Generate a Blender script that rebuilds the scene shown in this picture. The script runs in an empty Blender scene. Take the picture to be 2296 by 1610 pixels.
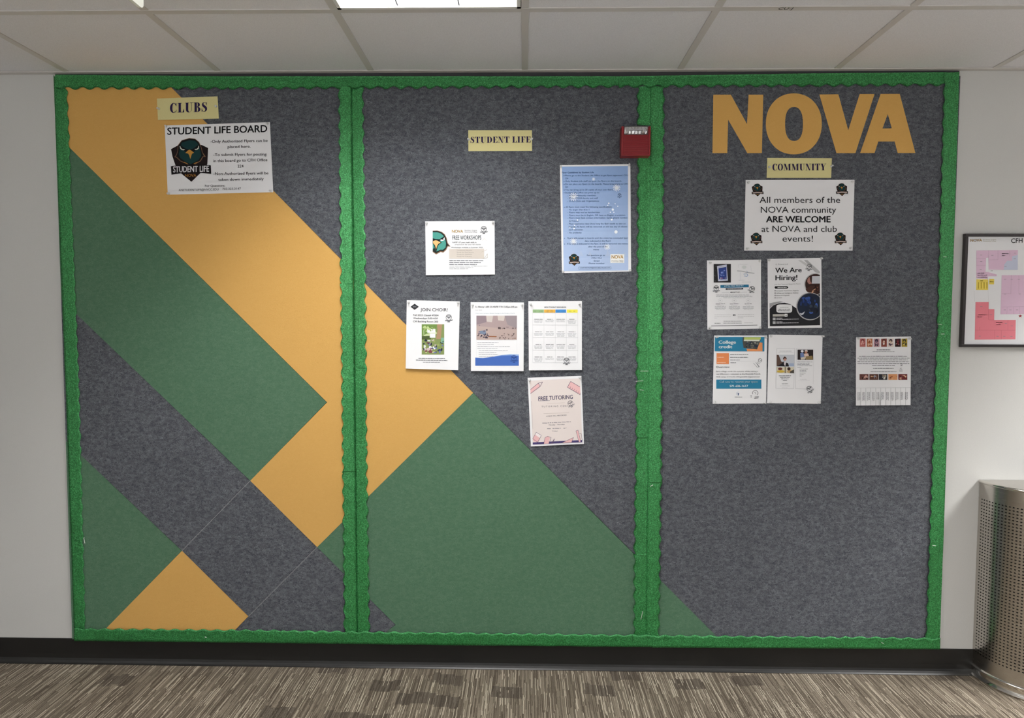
import bpy, math, random
from mathutils import Vector, Matrix
from mathutils.geometry import tessellate_polygon
R = math.radians
COL = bpy.context.scene.collection
SC = bpy.context.scene

# ------------------------------------------------------------------ camera
F_PX, PITCH, YAW, ROLL = 1448.343, 0.0514818, 0.0181415, 0.00307626
CAM = Vector((0.0, -2.6154, 1.42103))
H = 2.4249                      # ceiling height
fw = Matrix.Rotation(YAW, 3, 'Z') @ Vector((0, math.cos(PITCH), -math.sin(PITCH)))
rt = Matrix.Rotation(YAW, 3, 'Z') @ Vector((1, 0, 0))
up = rt.cross(fw)
rt2 = math.cos(ROLL) * rt + math.sin(ROLL) * up
up2 = -math.sin(ROLL) * rt + math.cos(ROLL) * up
cd = bpy.data.cameras.new('camera')
cam = bpy.data.objects.new('camera', cd); COL.objects.link(cam)
cd.sensor_fit = 'HORIZONTAL'; cd.sensor_width = 36.0; cd.lens = 36.0 * F_PX / 2296.0
cd.clip_start = 0.05
m3 = Matrix((rt2, up2, -fw)).transposed()
cam.matrix_world = Matrix.Translation(CAM) @ m3.to_4x4()
SC.camera = cam

# ------------------------------------------------------------------ world, exposure
w = bpy.data.worlds.new('world'); SC.world = w; w.use_nodes = True
w.node_tree.nodes['Background'].inputs[0].default_value = (0.75, 0.8, 0.9, 1)
w.node_tree.nodes['Background'].inputs[1].default_value = 0.05
vs = SC.view_settings
vs.view_transform = 'Standard'; vs.look = 'None'; vs.gamma = 1.0; vs.use_curve_mapping = False
vs.exposure = 0.0
TUBE_W = 17.0                   # watts of each area lamp in a troffer
FILL_W = 30.0                # added fill lamp behind the camera; no window is built there
wl = bpy.data.lights.new('fill_lamp', 'AREA'); wl.shape = 'RECTANGLE'; wl.size = 8.4; wl.size_y = 1.9; wl.energy = FILL_W; wl.color = (.93, .95, 1.0)
wo = bpy.data.objects.new('fill_lamp', wl); COL.objects.link(wo); wo.location = (.9, -6.08, 1.35); wo.rotation_euler = (R(90), 0, 0)
SC.cycles.max_bounces = 8; SC.cycles.diffuse_bounces = 5

def at(x, y, Y=0.0):
    """the point of the wall-parallel plane y = Y that the photograph shows at pixel (x, y)"""
    r = rt2 * (x - 1148) - up2 * (y - 805) + fw * F_PX
    t = (Y - CAM.y) / r.y
    return CAM + r * t

# ------------------------------------------------------------------ materials
def lin(c):
    if isinstance(c, str):
        c = c.lstrip('#'); c = tuple(int(c[i:i + 2], 16) / 255 for i in (0, 2, 4))
        c = tuple(v / 12.92 if v <= .04045 else ((v + .055) / 1.055) ** 2.4 for v in c)
    return (c[0], c[1], c[2], 1)
_m = {}
def mat(name, color, rough=.6, metal=0.0, spec=.5, emis=None, es=0, trans=0):
    if name in _m: return _m[name]
    m = bpy.data.materials.new(name); m.use_nodes = True
    b = m.node_tree.nodes['Principled BSDF']
    b.inputs['Base Color'].default_value = lin(color); b.inputs['Roughness'].default_value = rough
    b.inputs['Metallic'].default_value = metal; b.inputs['Specular IOR Level'].default_value = spec
    b.inputs['Transmission Weight'].default_value = trans
    if emis:
        b.inputs['Emission Color'].default_value = lin(emis); b.inputs['Emission Strength'].default_value = es
    _m[name] = m; return m
def ink(c): return mat('ink_' + c.strip('#'), c, .7, spec=.2)
class N:
    def __init__(s, m): s.t = m.node_tree; s.b = s.t.nodes['Principled BSDF']
    def n(s, ty, ins=None, **kw):
        x = s.t.nodes.new(ty)
        for k, v in kw.items(): setattr(x, k, v)
        for k, v in (ins or {}).items():
            if isinstance(v, bpy.types.NodeSocket): s.t.links.new(v, x.inputs[k])
            else: x.inputs[k].default_value = v
        return x
    def m(s, op, a, b=0.0, c=0.0): return s.n('ShaderNodeMath', {0: a, 1: b, 2: c}, operation=op).outputs[0]
    def obj(s, scale=(1, 1, 1)):
        c = s.n('ShaderNodeNewGeometry').outputs['Position']
        return s.n('ShaderNodeVectorMath', {0: c, 1: scale}, operation='MULTIPLY').outputs[0]
    def ramp(s, f, stops):
        r = s.n('ShaderNodeValToRGB', {0: f}); e = r.color_ramp.elements
        while len(e) < len(stops): e.new(.5)
        for q, (p, c) in zip(e, stops): q.position = p; q.color = lin(c)
        return r.outputs[0]
    def mix(s, f, a, b):
        x = s.n('ShaderNodeMix', data_type='RGBA')
        for k, v in ((0, f), (6, a), (7, b)):
            if isinstance(v, bpy.types.NodeSocket): s.t.links.new(v, x.inputs[k])
            else: x.inputs[k].default_value = v if k == 0 else lin(v)
        return x.outputs[2]
    def base(s, c): s.t.links.new(c, s.b.inputs['Base Color'])
    def bump(s, h, st=.3, d=.001):
        x = s.n('ShaderNodeBump', {'Height': h, 'Strength': st, 'Distance': d}); s.t.links.new(x.outputs[0], s.b.inputs['Normal'])

def felt(name, base, fibre, amt, dark, bump=1.0):
    m = mat(name, base, .95, spec=.1); k = N(m)
    P = k.obj((1, 1, 1.5))
    n1 = k.n('ShaderNodeTexNoise', {'Vector': P, 'Scale': 110.0, 'Detail': 2.0, 'Roughness': .6, 'Distortion': 1.3}).outputs[0]
    n2 = k.n('ShaderNodeTexNoise', {'Vector': P, 'Scale': 200.0, 'Detail': 1.0, 'Distortion': 1.8}).outputs[0]
    n3 = k.n('ShaderNodeTexNoise', {'Vector': P, 'Scale': 55.0, 'Detail': 2.0}).outputs[0]
    def ridge(n, c, w): a = k.m('SUBTRACT', 1.0, k.m('MULTIPLY', k.m('ABSOLUTE', k.m('SUBTRACT', n, c)), w)); a.node.use_clamp = True; return a
    r = k.m('MAXIMUM', k.m('MAXIMUM', ridge(n1, .5, 22.0), k.m('MULTIPLY', ridge(n1, .62, 26.0), .8)), k.m('MULTIPLY', ridge(n2, .5, 18.0), .75))
    g = k.n('ShaderNodeMapRange', {'Value': n3, 'From Min': .35, 'From Max': .65, 'To Min': .45, 'To Max': 1.0}).outputs[0]
    f = k.m('MULTIPLY', k.m('MULTIPLY', r, g), amt)
    k.base(k.mix(f, k.mix(n2, dark, base), fibre))
    k.bump(k.m('ADD', k.m('MULTIPLY', r, .5), n2), bump, .0035)
    return m
M_GREY = felt('felt_charcoal', (.080, .087, .106), (.45, .48, .515), .62, (.050, .052, .064), .6)
M_ORANGE = felt('felt_orange', (.70, .41, .125), (.82, .53, .20), .25, (.66, .38, .11), .3)
M_GREEN = felt('felt_green', (.090, .190, .116), (.28, .42, .31), .40, (.078, .172, .100), .45)
M_BACK = mat('board_backing_shade', (.05, .05, .055), .9)
M_SEAM = mat('seam_strip', (.42, .42, .42), .6)

def border_mat():
    m = mat('crepe_green', (.012, .2, .045), .36, spec=.8); k = N(m)
    P = k.obj()
    n1 = k.n('ShaderNodeTexNoise', {'Vector': P, 'Scale': 330.0, 'Detail': 2.0, 'Distortion': 1.2}).outputs[0]
    n2 = k.n('ShaderNodeTexNoise', {'Vector': P, 'Scale': 7.0, 'Detail': 3.0}).outputs[0]
    n3 = k.n('ShaderNodeTexNoise', {'Vector': P, 'Scale': 38.0, 'Detail': 2.0}).outputs[0]
    c = k.ramp(n1, [(.36, (.006, .12, .024)), (.5, (.018, .235, .048)), (.64, (.11, .52, .18))])
    k.base(k.mix(k.m('MULTIPLY', n2, .35), c, (.006, .12, .02)))
    k.bump(k.m('ADD', n1, k.m('MULTIPLY', n3, 2.2)), .8, .0018)
    k.b.inputs['Metallic'].default_value = .4
    return m
M_BORDER = border_mat()
def noisy(name, c, d, scale, rough=.8, bump=.2, spec=.3, dist=.001):
    m = mat(name, c, rough, spec=spec); k = N(m)
    n = k.n('ShaderNodeTexNoise', {'Vector': k.obj(), 'Scale': scale, 'Detail': 3.0}).outputs[0]
    k.base(k.ramp(n, [(.3, d), (.7, c)])); k.bump(n, bump, dist); return m
M_WALL = noisy('painted_wall', (.62, .62, .605), (.59, .59, .575), 300, .55, .12)
M_TILE = noisy('ceiling_tile', (.84, .84, .87), (.72, .72, .75), 420, .95, .5)
M_TEE = mat('tee_enamel', (.62, .60, .58), .5)
M_BASE = mat('black_vinyl', (.009, .009, .009), .38, spec=.5)
M_WHITE = mat('white_enamel', (.80, .80, .78), .35)
M_ALU = mat('louver_aluminium', (.45, .45, .47), .22, 1.0)
M_PAPER = mat('paper', (.83, .835, .86), .6, spec=.25)
M_CARD = noisy('yellow_card', (.72, .66, .33), (.68, .62, .30), 500, .8, .05)
M_PIN = mat('clear_pin', (.92, .93, .94), .15, trans=.3)
M_STEELPIN = mat('pin_steel', (.6, .6, .6), .25, 1.0)
M_STAPLE = mat('staple_steel', (.93, .93, .9), .3, .6)
M_RED = mat('red_plastic', (.26, .010, .016), .38)
M_CLEAR = mat('clear_lens', (.9, .9, .92), .05, trans=.9)
M_MIRROR = mat('silver_reflector', (.85, .85, .86), .12, 1.0)
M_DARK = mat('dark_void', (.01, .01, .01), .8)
M_FRAME = mat('black_frame', (.022, .017, .018), .4)
M_TUBE = mat('lit_tube', (1, 1, 1), .5, emis=(1, .99, .94), es=9.0)
M_SIGN = mat('sign_acrylic', (.86, .88, .80), .3)

def steel():
    m = mat('brushed_steel', (.56, .53, .49), .24, 1.0); k = N(m)
    n = k.n('ShaderNodeTexNoise', {'Vector': k.obj((1, 1, 60)), 'Scale': 14.0, 'Detail': 2.0}).outputs[0]
    r = k.m('MULTIPLY_ADD', n, .16, .16); k.t.links.new(r, k.b.inputs['Roughness'])
    return m
M_STEEL = steel(); M_STEEL2 = mat('polished_steel', (.72, .69, .64), .10, 1.0)

def carpet():
    m = mat('carpet', (.1, .09, .08), .97, spec=.08); k = N(m)
    s = k.n('ShaderNodeSeparateXYZ', {0: k.n('ShaderNodeNewGeometry').outputs['Position']})
    X, Y = s.outputs[0], s.outputs[1]
    wob = k.n('ShaderNodeTexNoise', {'Vector': k.obj((6, 30, 1)), 'Scale': 1.0}).outputs[0]
    Xw = k.m('ADD', X, k.m('MULTIPLY', wob, .0035))
    def wn(a, b, c=0.0):
        v = k.n('ShaderNodeCombineXYZ', {0: a, 1: b, 2: c}).outputs[0]
        return k.n('ShaderNodeTexWhiteNoise', {'Vector': v}, noise_dimensions='3D').outputs[0]
    col = k.m('FLOOR', k.m('DIVIDE', Xw, .0034))
    off = wn(col, 3.0)
    seg = k.m('FLOOR', k.m('ADD', k.m('DIVIDE', Y, .12), k.m('MULTIPLY', off, 7.0)))
    r1 = wn(col, seg, 1.0); r2 = wn(col, seg, 2.0)
    fx = k.m('FRACT', k.m('DIVIDE', Xw, .0034))
    prof = k.m('SUBTRACT', 1.05, k.m('MULTIPLY', k.m('ABSOLUTE', k.m('SUBTRACT', fx, .5)), 2.9))
    # dark inset blocks, roughly a hand wide
    bx = k.m('FLOOR', k.m('DIVIDE', Xw, .0301)); boff = wn(bx, 9.0)
    cx = k.m('FLOOR', k.m('DIVIDE', X, .12)); coff = wn(cx, 11.0)
    by = k.m('FLOOR', k.m('ADD', k.m('DIVIDE', Y, .075), k.m('ADD', k.m('MULTIPLY', coff, 5.0), k.m('MULTIPLY', boff, .35))))
    blk = k.m('LESS_THAN', wn(cx, by, 4.0), .10)
    big = k.n('ShaderNodeTexNoise', {'Vector': k.obj((1, 1, 1)), 'Scale': 5.0, 'Detail': 3.0}).outputs[0]
    thr = k.m('MULTIPLY_ADD', blk, .13, k.m('MULTIPLY_ADD', big, -.30, .985))
    cream = k.m('MULTIPLY', k.m('GREATER_THAN', r1, thr), prof)
    base = k.ramp(r2, [(0, (.105, .084, .064)), (.5, (.190, .157, .120)), (1, (.31, .262, .205))])
    base = k.mix(k.m('MULTIPLY', blk, .48), base, (.055, .045, .04))
    fine = k.n('ShaderNodeTexNoise', {'Vector': k.obj((1, 1, 1)), 'Scale': 520.0, 'Detail': 2.0}).outputs[0]
    fine = k.n('ShaderNodeMapRange', {'Value': fine, 'From Min': .3, 'From Max': .7, 'To Min': .5, 'To Max': 1.4}).outputs[0]
    base = k.n('ShaderNodeVectorMath', {0: base, 3: fine}, operation='SCALE').outputs[0]
    k.base(k.mix(cream, base, (.80, .71, .57)))
    k.bump(k.m('ADD', prof, fine), .5, .0015)
    return m
M_CARPET = carpet()

# ------------------------------------------------------------------ mesh helpers
class MB:
    def __init__(s): s.v = []; s.f = []; s.mi = []; s.mats = []
    def slot(s, m):
        if m not in s.mats: s.mats.append(m)
        return s.mats.index(m)
    def add(s, vs, fs, m):
        o = len(s.v); s.v += [tuple(v) for v in vs]; i = s.slot(m)
        for f in fs: s.f.append(tuple(o + q for q in f)); s.mi.append(i)
    def box(s, a, b, m):
        x0, y0, z0 = a; x1, y1, z1 = b
        s.add([(x, y, z) for x in (x0, x1) for y in (y0, y1) for z in (z0, z1)],
              [(0, 1, 3, 2), (4, 6, 7, 5), (0, 4, 5, 1), (2, 3, 7, 6), (0, 2, 6, 4), (1, 5, 7, 3)], m)
    def prism(s, loops, y0, y1, m, bev=0.0):
        """loops: (x, z) outlines (first outer, rest holes), solid from y0 (front) to y1 (back)"""
        pts = [Vector((x, z, 0)) for l in loops for x, z in l]
        tri = tessellate_polygon([[Vector((x, z, 0)) for x, z in l] for l in loops])
        fr = [(p.x, y0, p.y) for p in pts]; bk = [(p.x, y1, p.y) for p in pts]
        n = len(pts); fs = []
        for t in tri:
            a, b, c = (pts[i] for i in t)
            if (b - a).cross(c - a).z < 0: t = (t[0], t[2], t[1])
            fs.append(t)
            fs.append((t[0] + n, t[2] + n, t[1] + n))
        o = 0
        for l in loops:
            k = len(l)
            for i in range(k):
                a, b = o + i, o + (i + 1) % k; fs.append((a, b, b + n, a + n))
            o += k
        s.add(fr + bk, fs, m)
    def lathe(s, prof, m, M=Matrix(), seg=16):
        vs = []; fs = []
        for r, h in prof:
            for i in range(seg):
                a = 2 * math.pi * i / seg; vs.append(M @ Vector((r * math.cos(a), r * math.sin(a), h)))
        for j in range(len(prof) - 1):
            for i in range(seg):
                k = (i + 1) % seg; fs.append((j * seg + i, j * seg + k, (j + 1) * seg + k, (j + 1) * seg + i))
        fs.append(tuple(range(seg))[::-1]); fs.append(tuple((len(prof) - 1) * seg + i for i in range(seg)))
        s.add(vs, fs, m)
    def tube(s, a, b, r, m, seg=10):
        a = Vector(a); b = Vector(b); d = b - a
        M = Matrix.Translation(a) @ d.to_track_quat('Z', 'Y').to_matrix().to_4x4()
        s.lathe([(r, 0), (r, d.length)], m, M, seg)
    def build(s, name, parent=None, smooth=False, bevel=0, loc=None, link=True):
        me = bpy.data.meshes.new(name)
        vs = s.v
        if loc is not None: vs = [(x - loc[0], y - loc[1], z - loc[2]) for x, y, z in vs]
        me.from_pydata(vs, [], s.f)
        for m in s.mats: me.materials.append(m)
        me.polygons.foreach_set('material_index', s.mi)
        if smooth: me.polygons.foreach_set('use_smooth', [True] * len(me.polygons))
        me.update()
        o = bpy.data.objects.new(name, me)
        if link: COL.objects.link(o)
        if parent is not None:
            o.parent = parent
            pl = parent.matrix_basis.translation
            if loc is not None: o.location = Vector(loc) - world_loc(parent)
            else: o.location = -world_loc(parent)
        elif loc is not None: o.location = loc
        if bevel:
            b = o.modifiers.new('bevel', 'BEVEL'); b.width = bevel; b.segments = 2; b.limit_method = 'ANGLE'; b.angle_limit = R(40)
        return o
def world_loc(o):
    p = Vector((0, 0, 0))
    while o is not None: p += o.location; o = o.parent
    return p
def tag(o, label=None, cat=None, group=None, kind=None):
    if label: o['label'] = label
    if cat: o['category'] = cat
    if group: o['group'] = group
    if kind: o['kind'] = kind
    return o
def empty(name, loc, label=None, cat=None, group=None, kind=None):
    o = bpy.data.objects.new(name, None); COL.objects.link(o); o.location = loc; o.empty_display_size = .1
    return tag(o, label, cat, group, kind)

# ------------------------------------------------------------------ room shell
XL, XR, YB = -4.4, 6.2, -6.2
def struct(name, a, b, m, bevel=0):
    q = MB(); q.box(a, b, m); return tag(q.build(name, bevel=bevel), kind='structure')
struct('floor', (XL - .1, -2.95, -.1), (XR + .1, .1, 0), M_CARPET)
struct('floor', (XL - .1, YB - .1, -.1), (XR + .1, -2.95, -.001), mat('bounce_floor', (.82, .81, .79), .5))  # unseen pale floor, added to bounce light up to the ceiling
struct('wall_back', (XL, 0, 0), (XR, .1, H + .3), M_WALL)
struct('wall_front', (XL, YB - .1, 0), (XR, YB, H + .3), M_WALL)
struct('wall_left', (XL - .1, YB - .1, 0), (XL, .1, H + .3), M_WALL)
struct('wall_right', (XR, YB - .1, 0), (XR + .1, .1, H + .3), M_WALL)

def baseboard(name, x0, x1):
    prof = [(0, 0), (.016, 0), (.0165, .002), (.012, .006), (.007, .013), (.0045, .022), (.0035, .04), (.003, .1035), (.0022, .105), (0, .105)]
    q = MB(); n = len(prof); vs = [(x, -y, z) for x in (x0, x1) for y, z in prof]
    fs = [(i, i + 1, n + i + 1, n + i) for i in range(n - 1)] + [tuple(range(n)), tuple(range(2 * n - 1, n - 1, -1))]
    q.add(vs, fs, M_BASE); return tag(q.build(name), kind='structure')
baseboard('baseboard_back', XL, XR)

# ceiling: slab above, lay-in tiles, tee grid, wall angle
GX = [round(i * .6083, 4) for i in range(-8, 11)]
GY = [0.0] + [-.505 - .6083 * i for i in range(0, 10)]
q = MB(); q.box((XL - .1, YB - .1, H + .25), (XR + .1, .1, H + .3), M_TILE)
ceiling = tag(q.build('ceiling'), kind='structure')
FIX = [(-1, 0, .94), (5, 0, 2.9), (2, 5, 1.3), (-6, 5, .9), (-2, 6, 1.4)]   # (grid column, row, lit): troffers are 1 x 2 cells; the rear ones are unseen, added for fill
used = set()
for c, r_, l in FIX: used |= {(c, r_), (c, r_ + 1)}
tmesh = {}
for i in range(len(GX) - 1):
    for j in range(len(GY) - 1):
        if (round(GX[i] / .6083), j - 1) in used: continue
        x0, x1 = GX[i] + .004, GX[i + 1] - .004; y1, y0 = GY[j] - .004, GY[j + 1] + .004
        y0 = max(y0, YB)
        key = (j == 0, round(y1 - y0, 3))
        if key not in tmesh:
            q = MB(); q.box((x0, y0, H + .003), (x1, y1, H + .018), M_TILE)
            o = q.build('ceiling_tile', ceiling, loc=(x0, y0, H)); tmesh[key] = o
        else:
            o = tmesh[key].copy(); COL.objects.link(o); o.parent = ceiling
            o.location = Vector((x0, y0, H))
for x in GX:
    q = MB(); q.box((x - .012, YB, H - .0005), (x + .012, -.001, H + .003), M_TEE); q.box((x - .002, YB, H + .003), (x + .002, -.001, H + .03), M_TEE)
    q.build('tee_bar', ceiling)
for y in GY[1:]:
    q = MB(); q.box((XL, y - .012, H - .0012), (XR, y + .012, H + .0027), M_TEE); q.build('cross_tee', ceiling)
q = MB(); q.box((XL, -.024, H - .0022), (XR, -.0005, H + .002), M_TEE); q.box((XL, -.0015, H - .0022), (XR, -.0002, H + .02), M_TEE)
tag(q.build('trim_1'), kind='structure')

# ------------------------------------------------------------------ troffers
def troffer(col, row, power, label):
    x0 = col * .6083 + .014; x1 = (col + 1) * .6083 - .014; y1 = GY[row + 1] - .014; y0 = GY[row + 3] + .014
    t = empty('ceiling_light', ((x0 + x1) / 2, (y0 + y1) / 2, H), label, 'light', 'recessed louvered lights in the ceiling grid' )
    d = .11; T = H + d
    q = MB(); e = .004
    q.box((x0, y0, T), (x1, y1, T + e), M_WHITE)
    q.box((x0, y0, H - .001), (x0 + e, y1, T), M_WHITE); q.box((x1 - e, y0, H - .001), (x1, y1, T), M_WHITE)
    q.box((x0, y0, H - .001), (x1, y0 + e, T), M_WHITE); q.box((x0, y1 - e, H - .001), (x1, y1, T), M_WHITE)
    q.build('housing', t)
    q = MB(); g = .012
    for a, b in (((x0, y0, H - .003), (x0 + g, y1, H)), ((x1 - g, y0, H - .003), (x1, y1, H)), ((x0, y0, H - .003), (x1, y0 + g, H)), ((x0, y1 - g, H - .003), (x1, y1, H))):
        q.box(a, b, M_WHITE)
    q.build('trim_frame', t)
    W = x1 - x0; L = y1 - y0
    for k in (1, 2):
        x = x0 + W * k / 3
        q = MB(); q.add([(x - .010, y0 + e, H + .072), (x + .010, y0 + e, H + .072), (x + .002, y0 + e, H), (x - .002, y0 + e, H),
                         (x - .010, y1 - e, H + .072), (x + .010, y1 - e, H + .072), (x + .002, y1 - e, H), (x - .002, y1 - e, H)],
                        [(0, 1, 2, 3), (7, 6, 5, 4), (0, 4, 5, 1), (1, 5, 6, 2), (2, 6, 7, 3), (3, 7, 4, 0)], M_ALU)
        q.build('louver_blade', t)
    for k in range(1, 6):
        y = y0 + L * k / 6
        q = MB(); q.add([(x0 + e, y - .009, H + .070), (x0 + e, y + .009, H + .070), (x0 + e, y + .002, H + .001), (x0 + e, y - .002, H + .001),
                         (x1 - e, y - .009, H + .070), (x1 - e, y + .009, H + .070), (x1 - e, y + .002, H + .001), (x1 - e, y - .002, H + .001)],
                        [(3, 2, 1, 0), (4, 5, 6, 7), (1, 5, 4, 0), (2, 6, 5, 1), (3, 7, 6, 2), (0, 4, 7, 3)], M_ALU)
        q.build('cross_blade', t)
    for k in range(3):
        x = x0 + W * (k + .5) / 3
        q = MB(); q.tube((x, y0 + .03, H + .094), (x, y1 - .03, H + .094), .0127, M_TUBE)
        q.build('fluorescent_tube', t, smooth=True)
        ld = bpy.data.lights.new('tube_light', 'AREA'); ld.shape = 'RECTANGLE'; ld.size = .05; ld.size_y = L - .06
        ld.energy = TUBE_W * power; ld.color = (1, .99, .965)
        lo = bpy.data.objects.new('tube_light', ld); COL.objects.link(lo); lo.parent = t
        lo.location = Vector((x, (y0 + y1) / 2, H + .079)) - t.location
    return t
FL = ['recessed light in the ceiling right above the middle of the bulletin board', 'recessed light near the wall to the right of the steel bin',
      'unseen recessed fill light added over the corridor, right of the camera', 'unseen recessed fill light added over the corridor at the far left', 'unseen recessed fill light added behind the camera']
for (c, r_, l), lab in zip(FIX, FL): troffer(c, r_, l, lab)

# ------------------------------------------------------------------ bulletin board
YF = -.012
board = empty('bulletin_board', (at(1148, 1440).x, 0, .1), 'wall-wide felt bulletin board with charcoal, orange and green inlaid shapes', 'bulletin board')
def clipx(poly, x, keep_left):
    out = []; n = len(poly)
    for i in range(n):
        a, b = poly[i], poly[(i + 1) % n]
        ia = (a[0] <= x) == keep_left; ib = (b[0] <= x) == keep_left
        if ia: out.append(a)
        if ia != ib:
            t = (x - a[0]) / (b[0] - a[0]); out.append((x, a[1] + t * (b[1] - a[1])))
    return out
def inset(poly, d):
    # shrink a counter-clockwise outline by d
    n = len(poly); A = sum(poly[i][0] * poly[(i + 1) % n][1] - poly[(i + 1) % n][0] * poly[i][1] for i in range(n))
    if A < 0: poly = poly[::-1]
    out = []
    for i in range(n):
        p, c, q_ = Vector(poly[i - 1]), Vector(poly[i]), Vector(poly[(i + 1) % n])
        e1 = (c - p).normalized(); e2 = (q_ - c).normalized()
        n1 = Vector((-e1.y, e1.x)); n2 = Vector((-e2.y, e2.x)); s = n1 + n2
        if s.length < 1e-6: out.append(tuple(c)); continue
        s.normalize(); k = d / max(.35, s.dot(n1)); out.append(tuple(c + s * k))
    return out
def P2(l): return [(at(x, y, YF).x, at(x, y, YF).z) for x, y in l]
BX0, BX1, BZ0, BZ1 = at(123, 800, YF).x - .028, at(2128, 800, YF).x, .106, at(793, 174, YF).z - .002
BX0 = -1.883; BX1 = 1.698
J1, J2 = at(793, 800, YF).x, at(1455, 800, YF).x
tip, inn, lw, sL = (1061, 881), (733, 902), (561, 1078), (711, 1227)
def L2(a, b, x): return (x, a[1] + (b[1] - a[1]) * (x - a[0]) / (b[0] - a[0]))
def lineZ(a, b, z):   # world point on line a-b at height z
    t = (z - a[1]) / (b[1] - a[1]); return (a[0] + t * (b[0] - a[0]), z)
def lineX(a, b, x):
    t = (x - a[0]) / (b[0] - a[0]); return (x, a[1] + t * (b[1] - a[1]))
T_, I_, LW, SL = P2([tip, inn, lw, sL])
O0, O1 = P2([(385, 197), (905, 728)]); Oa, Ob = P2([(160, 335), (612, 784)])
Ga, Gb = P2([(183, 1022), (408, 1235)]); Lf, = P2([(172, 705)]); Bt, = P2([(557, 1382)])
ob1, ob2 = P2([(235, 1412), (528, 1412)]); gr1, gr2 = P2([(1422, 1243), (1600, 1420)]); gc, = P2([(887, 1401)]); gc2, = P2([(870, 1414)])
top = lambda a, b: lineZ(a, b, BZ1)
bot = lambda a, b: lineZ(a, b, BZ0)
pieces = [
    ('orange', M_ORANGE, [(BX0, BZ1), top(O1, O0), T_, SL, LW, I_, lineX(I_, Oa, BX0)]),
    ('green', M_GREEN, [lineX(I_, Oa, BX0), I_, LW, lineX(LW, Lf, BX0)]),
    ('charcoal', M_GREY, [lineX(LW, Lf, BX0), LW, Gb, lineX(Gb, Ga, BX0)]),
    ('charcoal', M_GREY, [LW, SL, Bt, Gb]),
    ('charcoal', M_GREY, [SL, gc, bot(gc, gc2), bot(Bt, ob2), Bt]),
    ('green', M_GREEN, [lineX(Gb, Ga, BX0), Gb, bot(Gb, ob1), (BX0, BZ0)]),
    ('orange', M_ORANGE, [Gb, Bt, bot(Bt, ob2), bot(Gb, ob1)]),
    ('green', M_GREEN, [T_, bot(T_, gr2), bot(gc, gc2), gc, SL]),
    ('charcoal', M_GREY, [top(O1, O0), (BX1, BZ1), (BX1, BZ0), bot(T_, gr2), T_]),
]
q = MB(); q.box((BX0, -.005, BZ0), (BX1, -.0002, H - .0035), M_BACK); q.build('backing_shade_sheet', board)  # dark backing, carried above the felt to imitate shade under the ceiling
for a, b in ((LW, Gb), (SL, Bt)):
    d = (Vector(b) - Vector(a)).normalized(); n_ = Vector((-d.y, d.x)) * .0007
    q = MB(); q.prism([[tuple(Vector(a) - n_), tuple(Vector(b) - n_), tuple(Vector(b) + n_), tuple(Vector(a) + n_)]], YF - .0004, -.006, M_SEAM)
    tag(q.build('seam_strip', board), 'pale seam strip')
for nm, m, poly in pieces:
    for k in range(3):
        pp = poly
        if k == 0: pp = clipx(pp, J1, True)
        elif k == 1:
            pp = clipx(pp, J1, False); pp = clipx(pp, J2, True) if len(pp) > 2 else pp
        else: pp = clipx(pp, J2, False)
        if len(pp) < 3: continue
        A = abs(sum(pp[i][0] * pp[(i + 1) % len(pp)][1] - pp[(i + 1) % len(pp)][0] * pp[i][1] for i in range(len(pp)))) / 2
        if A < 1e-4: continue
        q = MB(); q.prism([inset(pp, .0007)], YF, -.0052, m)
        tag(q.build('felt_panel', board, bevel=.0006), nm + ' felt piece')

# inlaid letters NOVA (pixels measured on an enlarged crop)
def FR(ox, oy, s): return lambda x, y: (ox + x / s, oy + y / s)
F6 = FR(1560, 190, 4.1283)
def ell(cx, cy, rx, ry, n=48, p=2.0, a0=0, a1=360):
    o = []
    for i in range(n):
        a = R(a0 + (a1 - a0) * i / (n if a1 - a0 == 360 else n - 1)); c, s_ = math.cos(a), math.sin(a)
        o.append((cx + rx * math.copysign(abs(c) ** (2 / p), c), cy + ry * math.copysign(abs(s_) ** (2 / p), s_)))
    return o
LET = [
    [[(163, 92), (325, 92), (475, 365), (490, 92), (625, 92), (612, 633), (478, 633), (300, 322), (292, 633), (155, 633)]],
    [ell(908, 362, 259, 282, 64, 2.12), ell(910, 363, 83, 157, 48, 2.4)],
    [[(1145, 90), (1320, 88), (1412, 422), (1518, 86), (1655, 86), (1478, 633), (1303, 633)]],
    [[(1712, 85), (1888, 85), (2033, 632), (1870, 632), (1842, 525), (1690, 525), (1655, 632), (1522, 632)], [(1778, 270), (1815, 403), (1728, 405)]],
]
for loops in LET:
    q = MB(); q.prism([[(at(*F6(x, y), YF - .0008).x, at(*F6(x, y), YF - .0008).z) for x, y in l] for l in loops], YF - .0008, YF, M_ORANGE)
    tag(q.build('inlaid_letter', board), 'orange felt letter')

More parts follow.
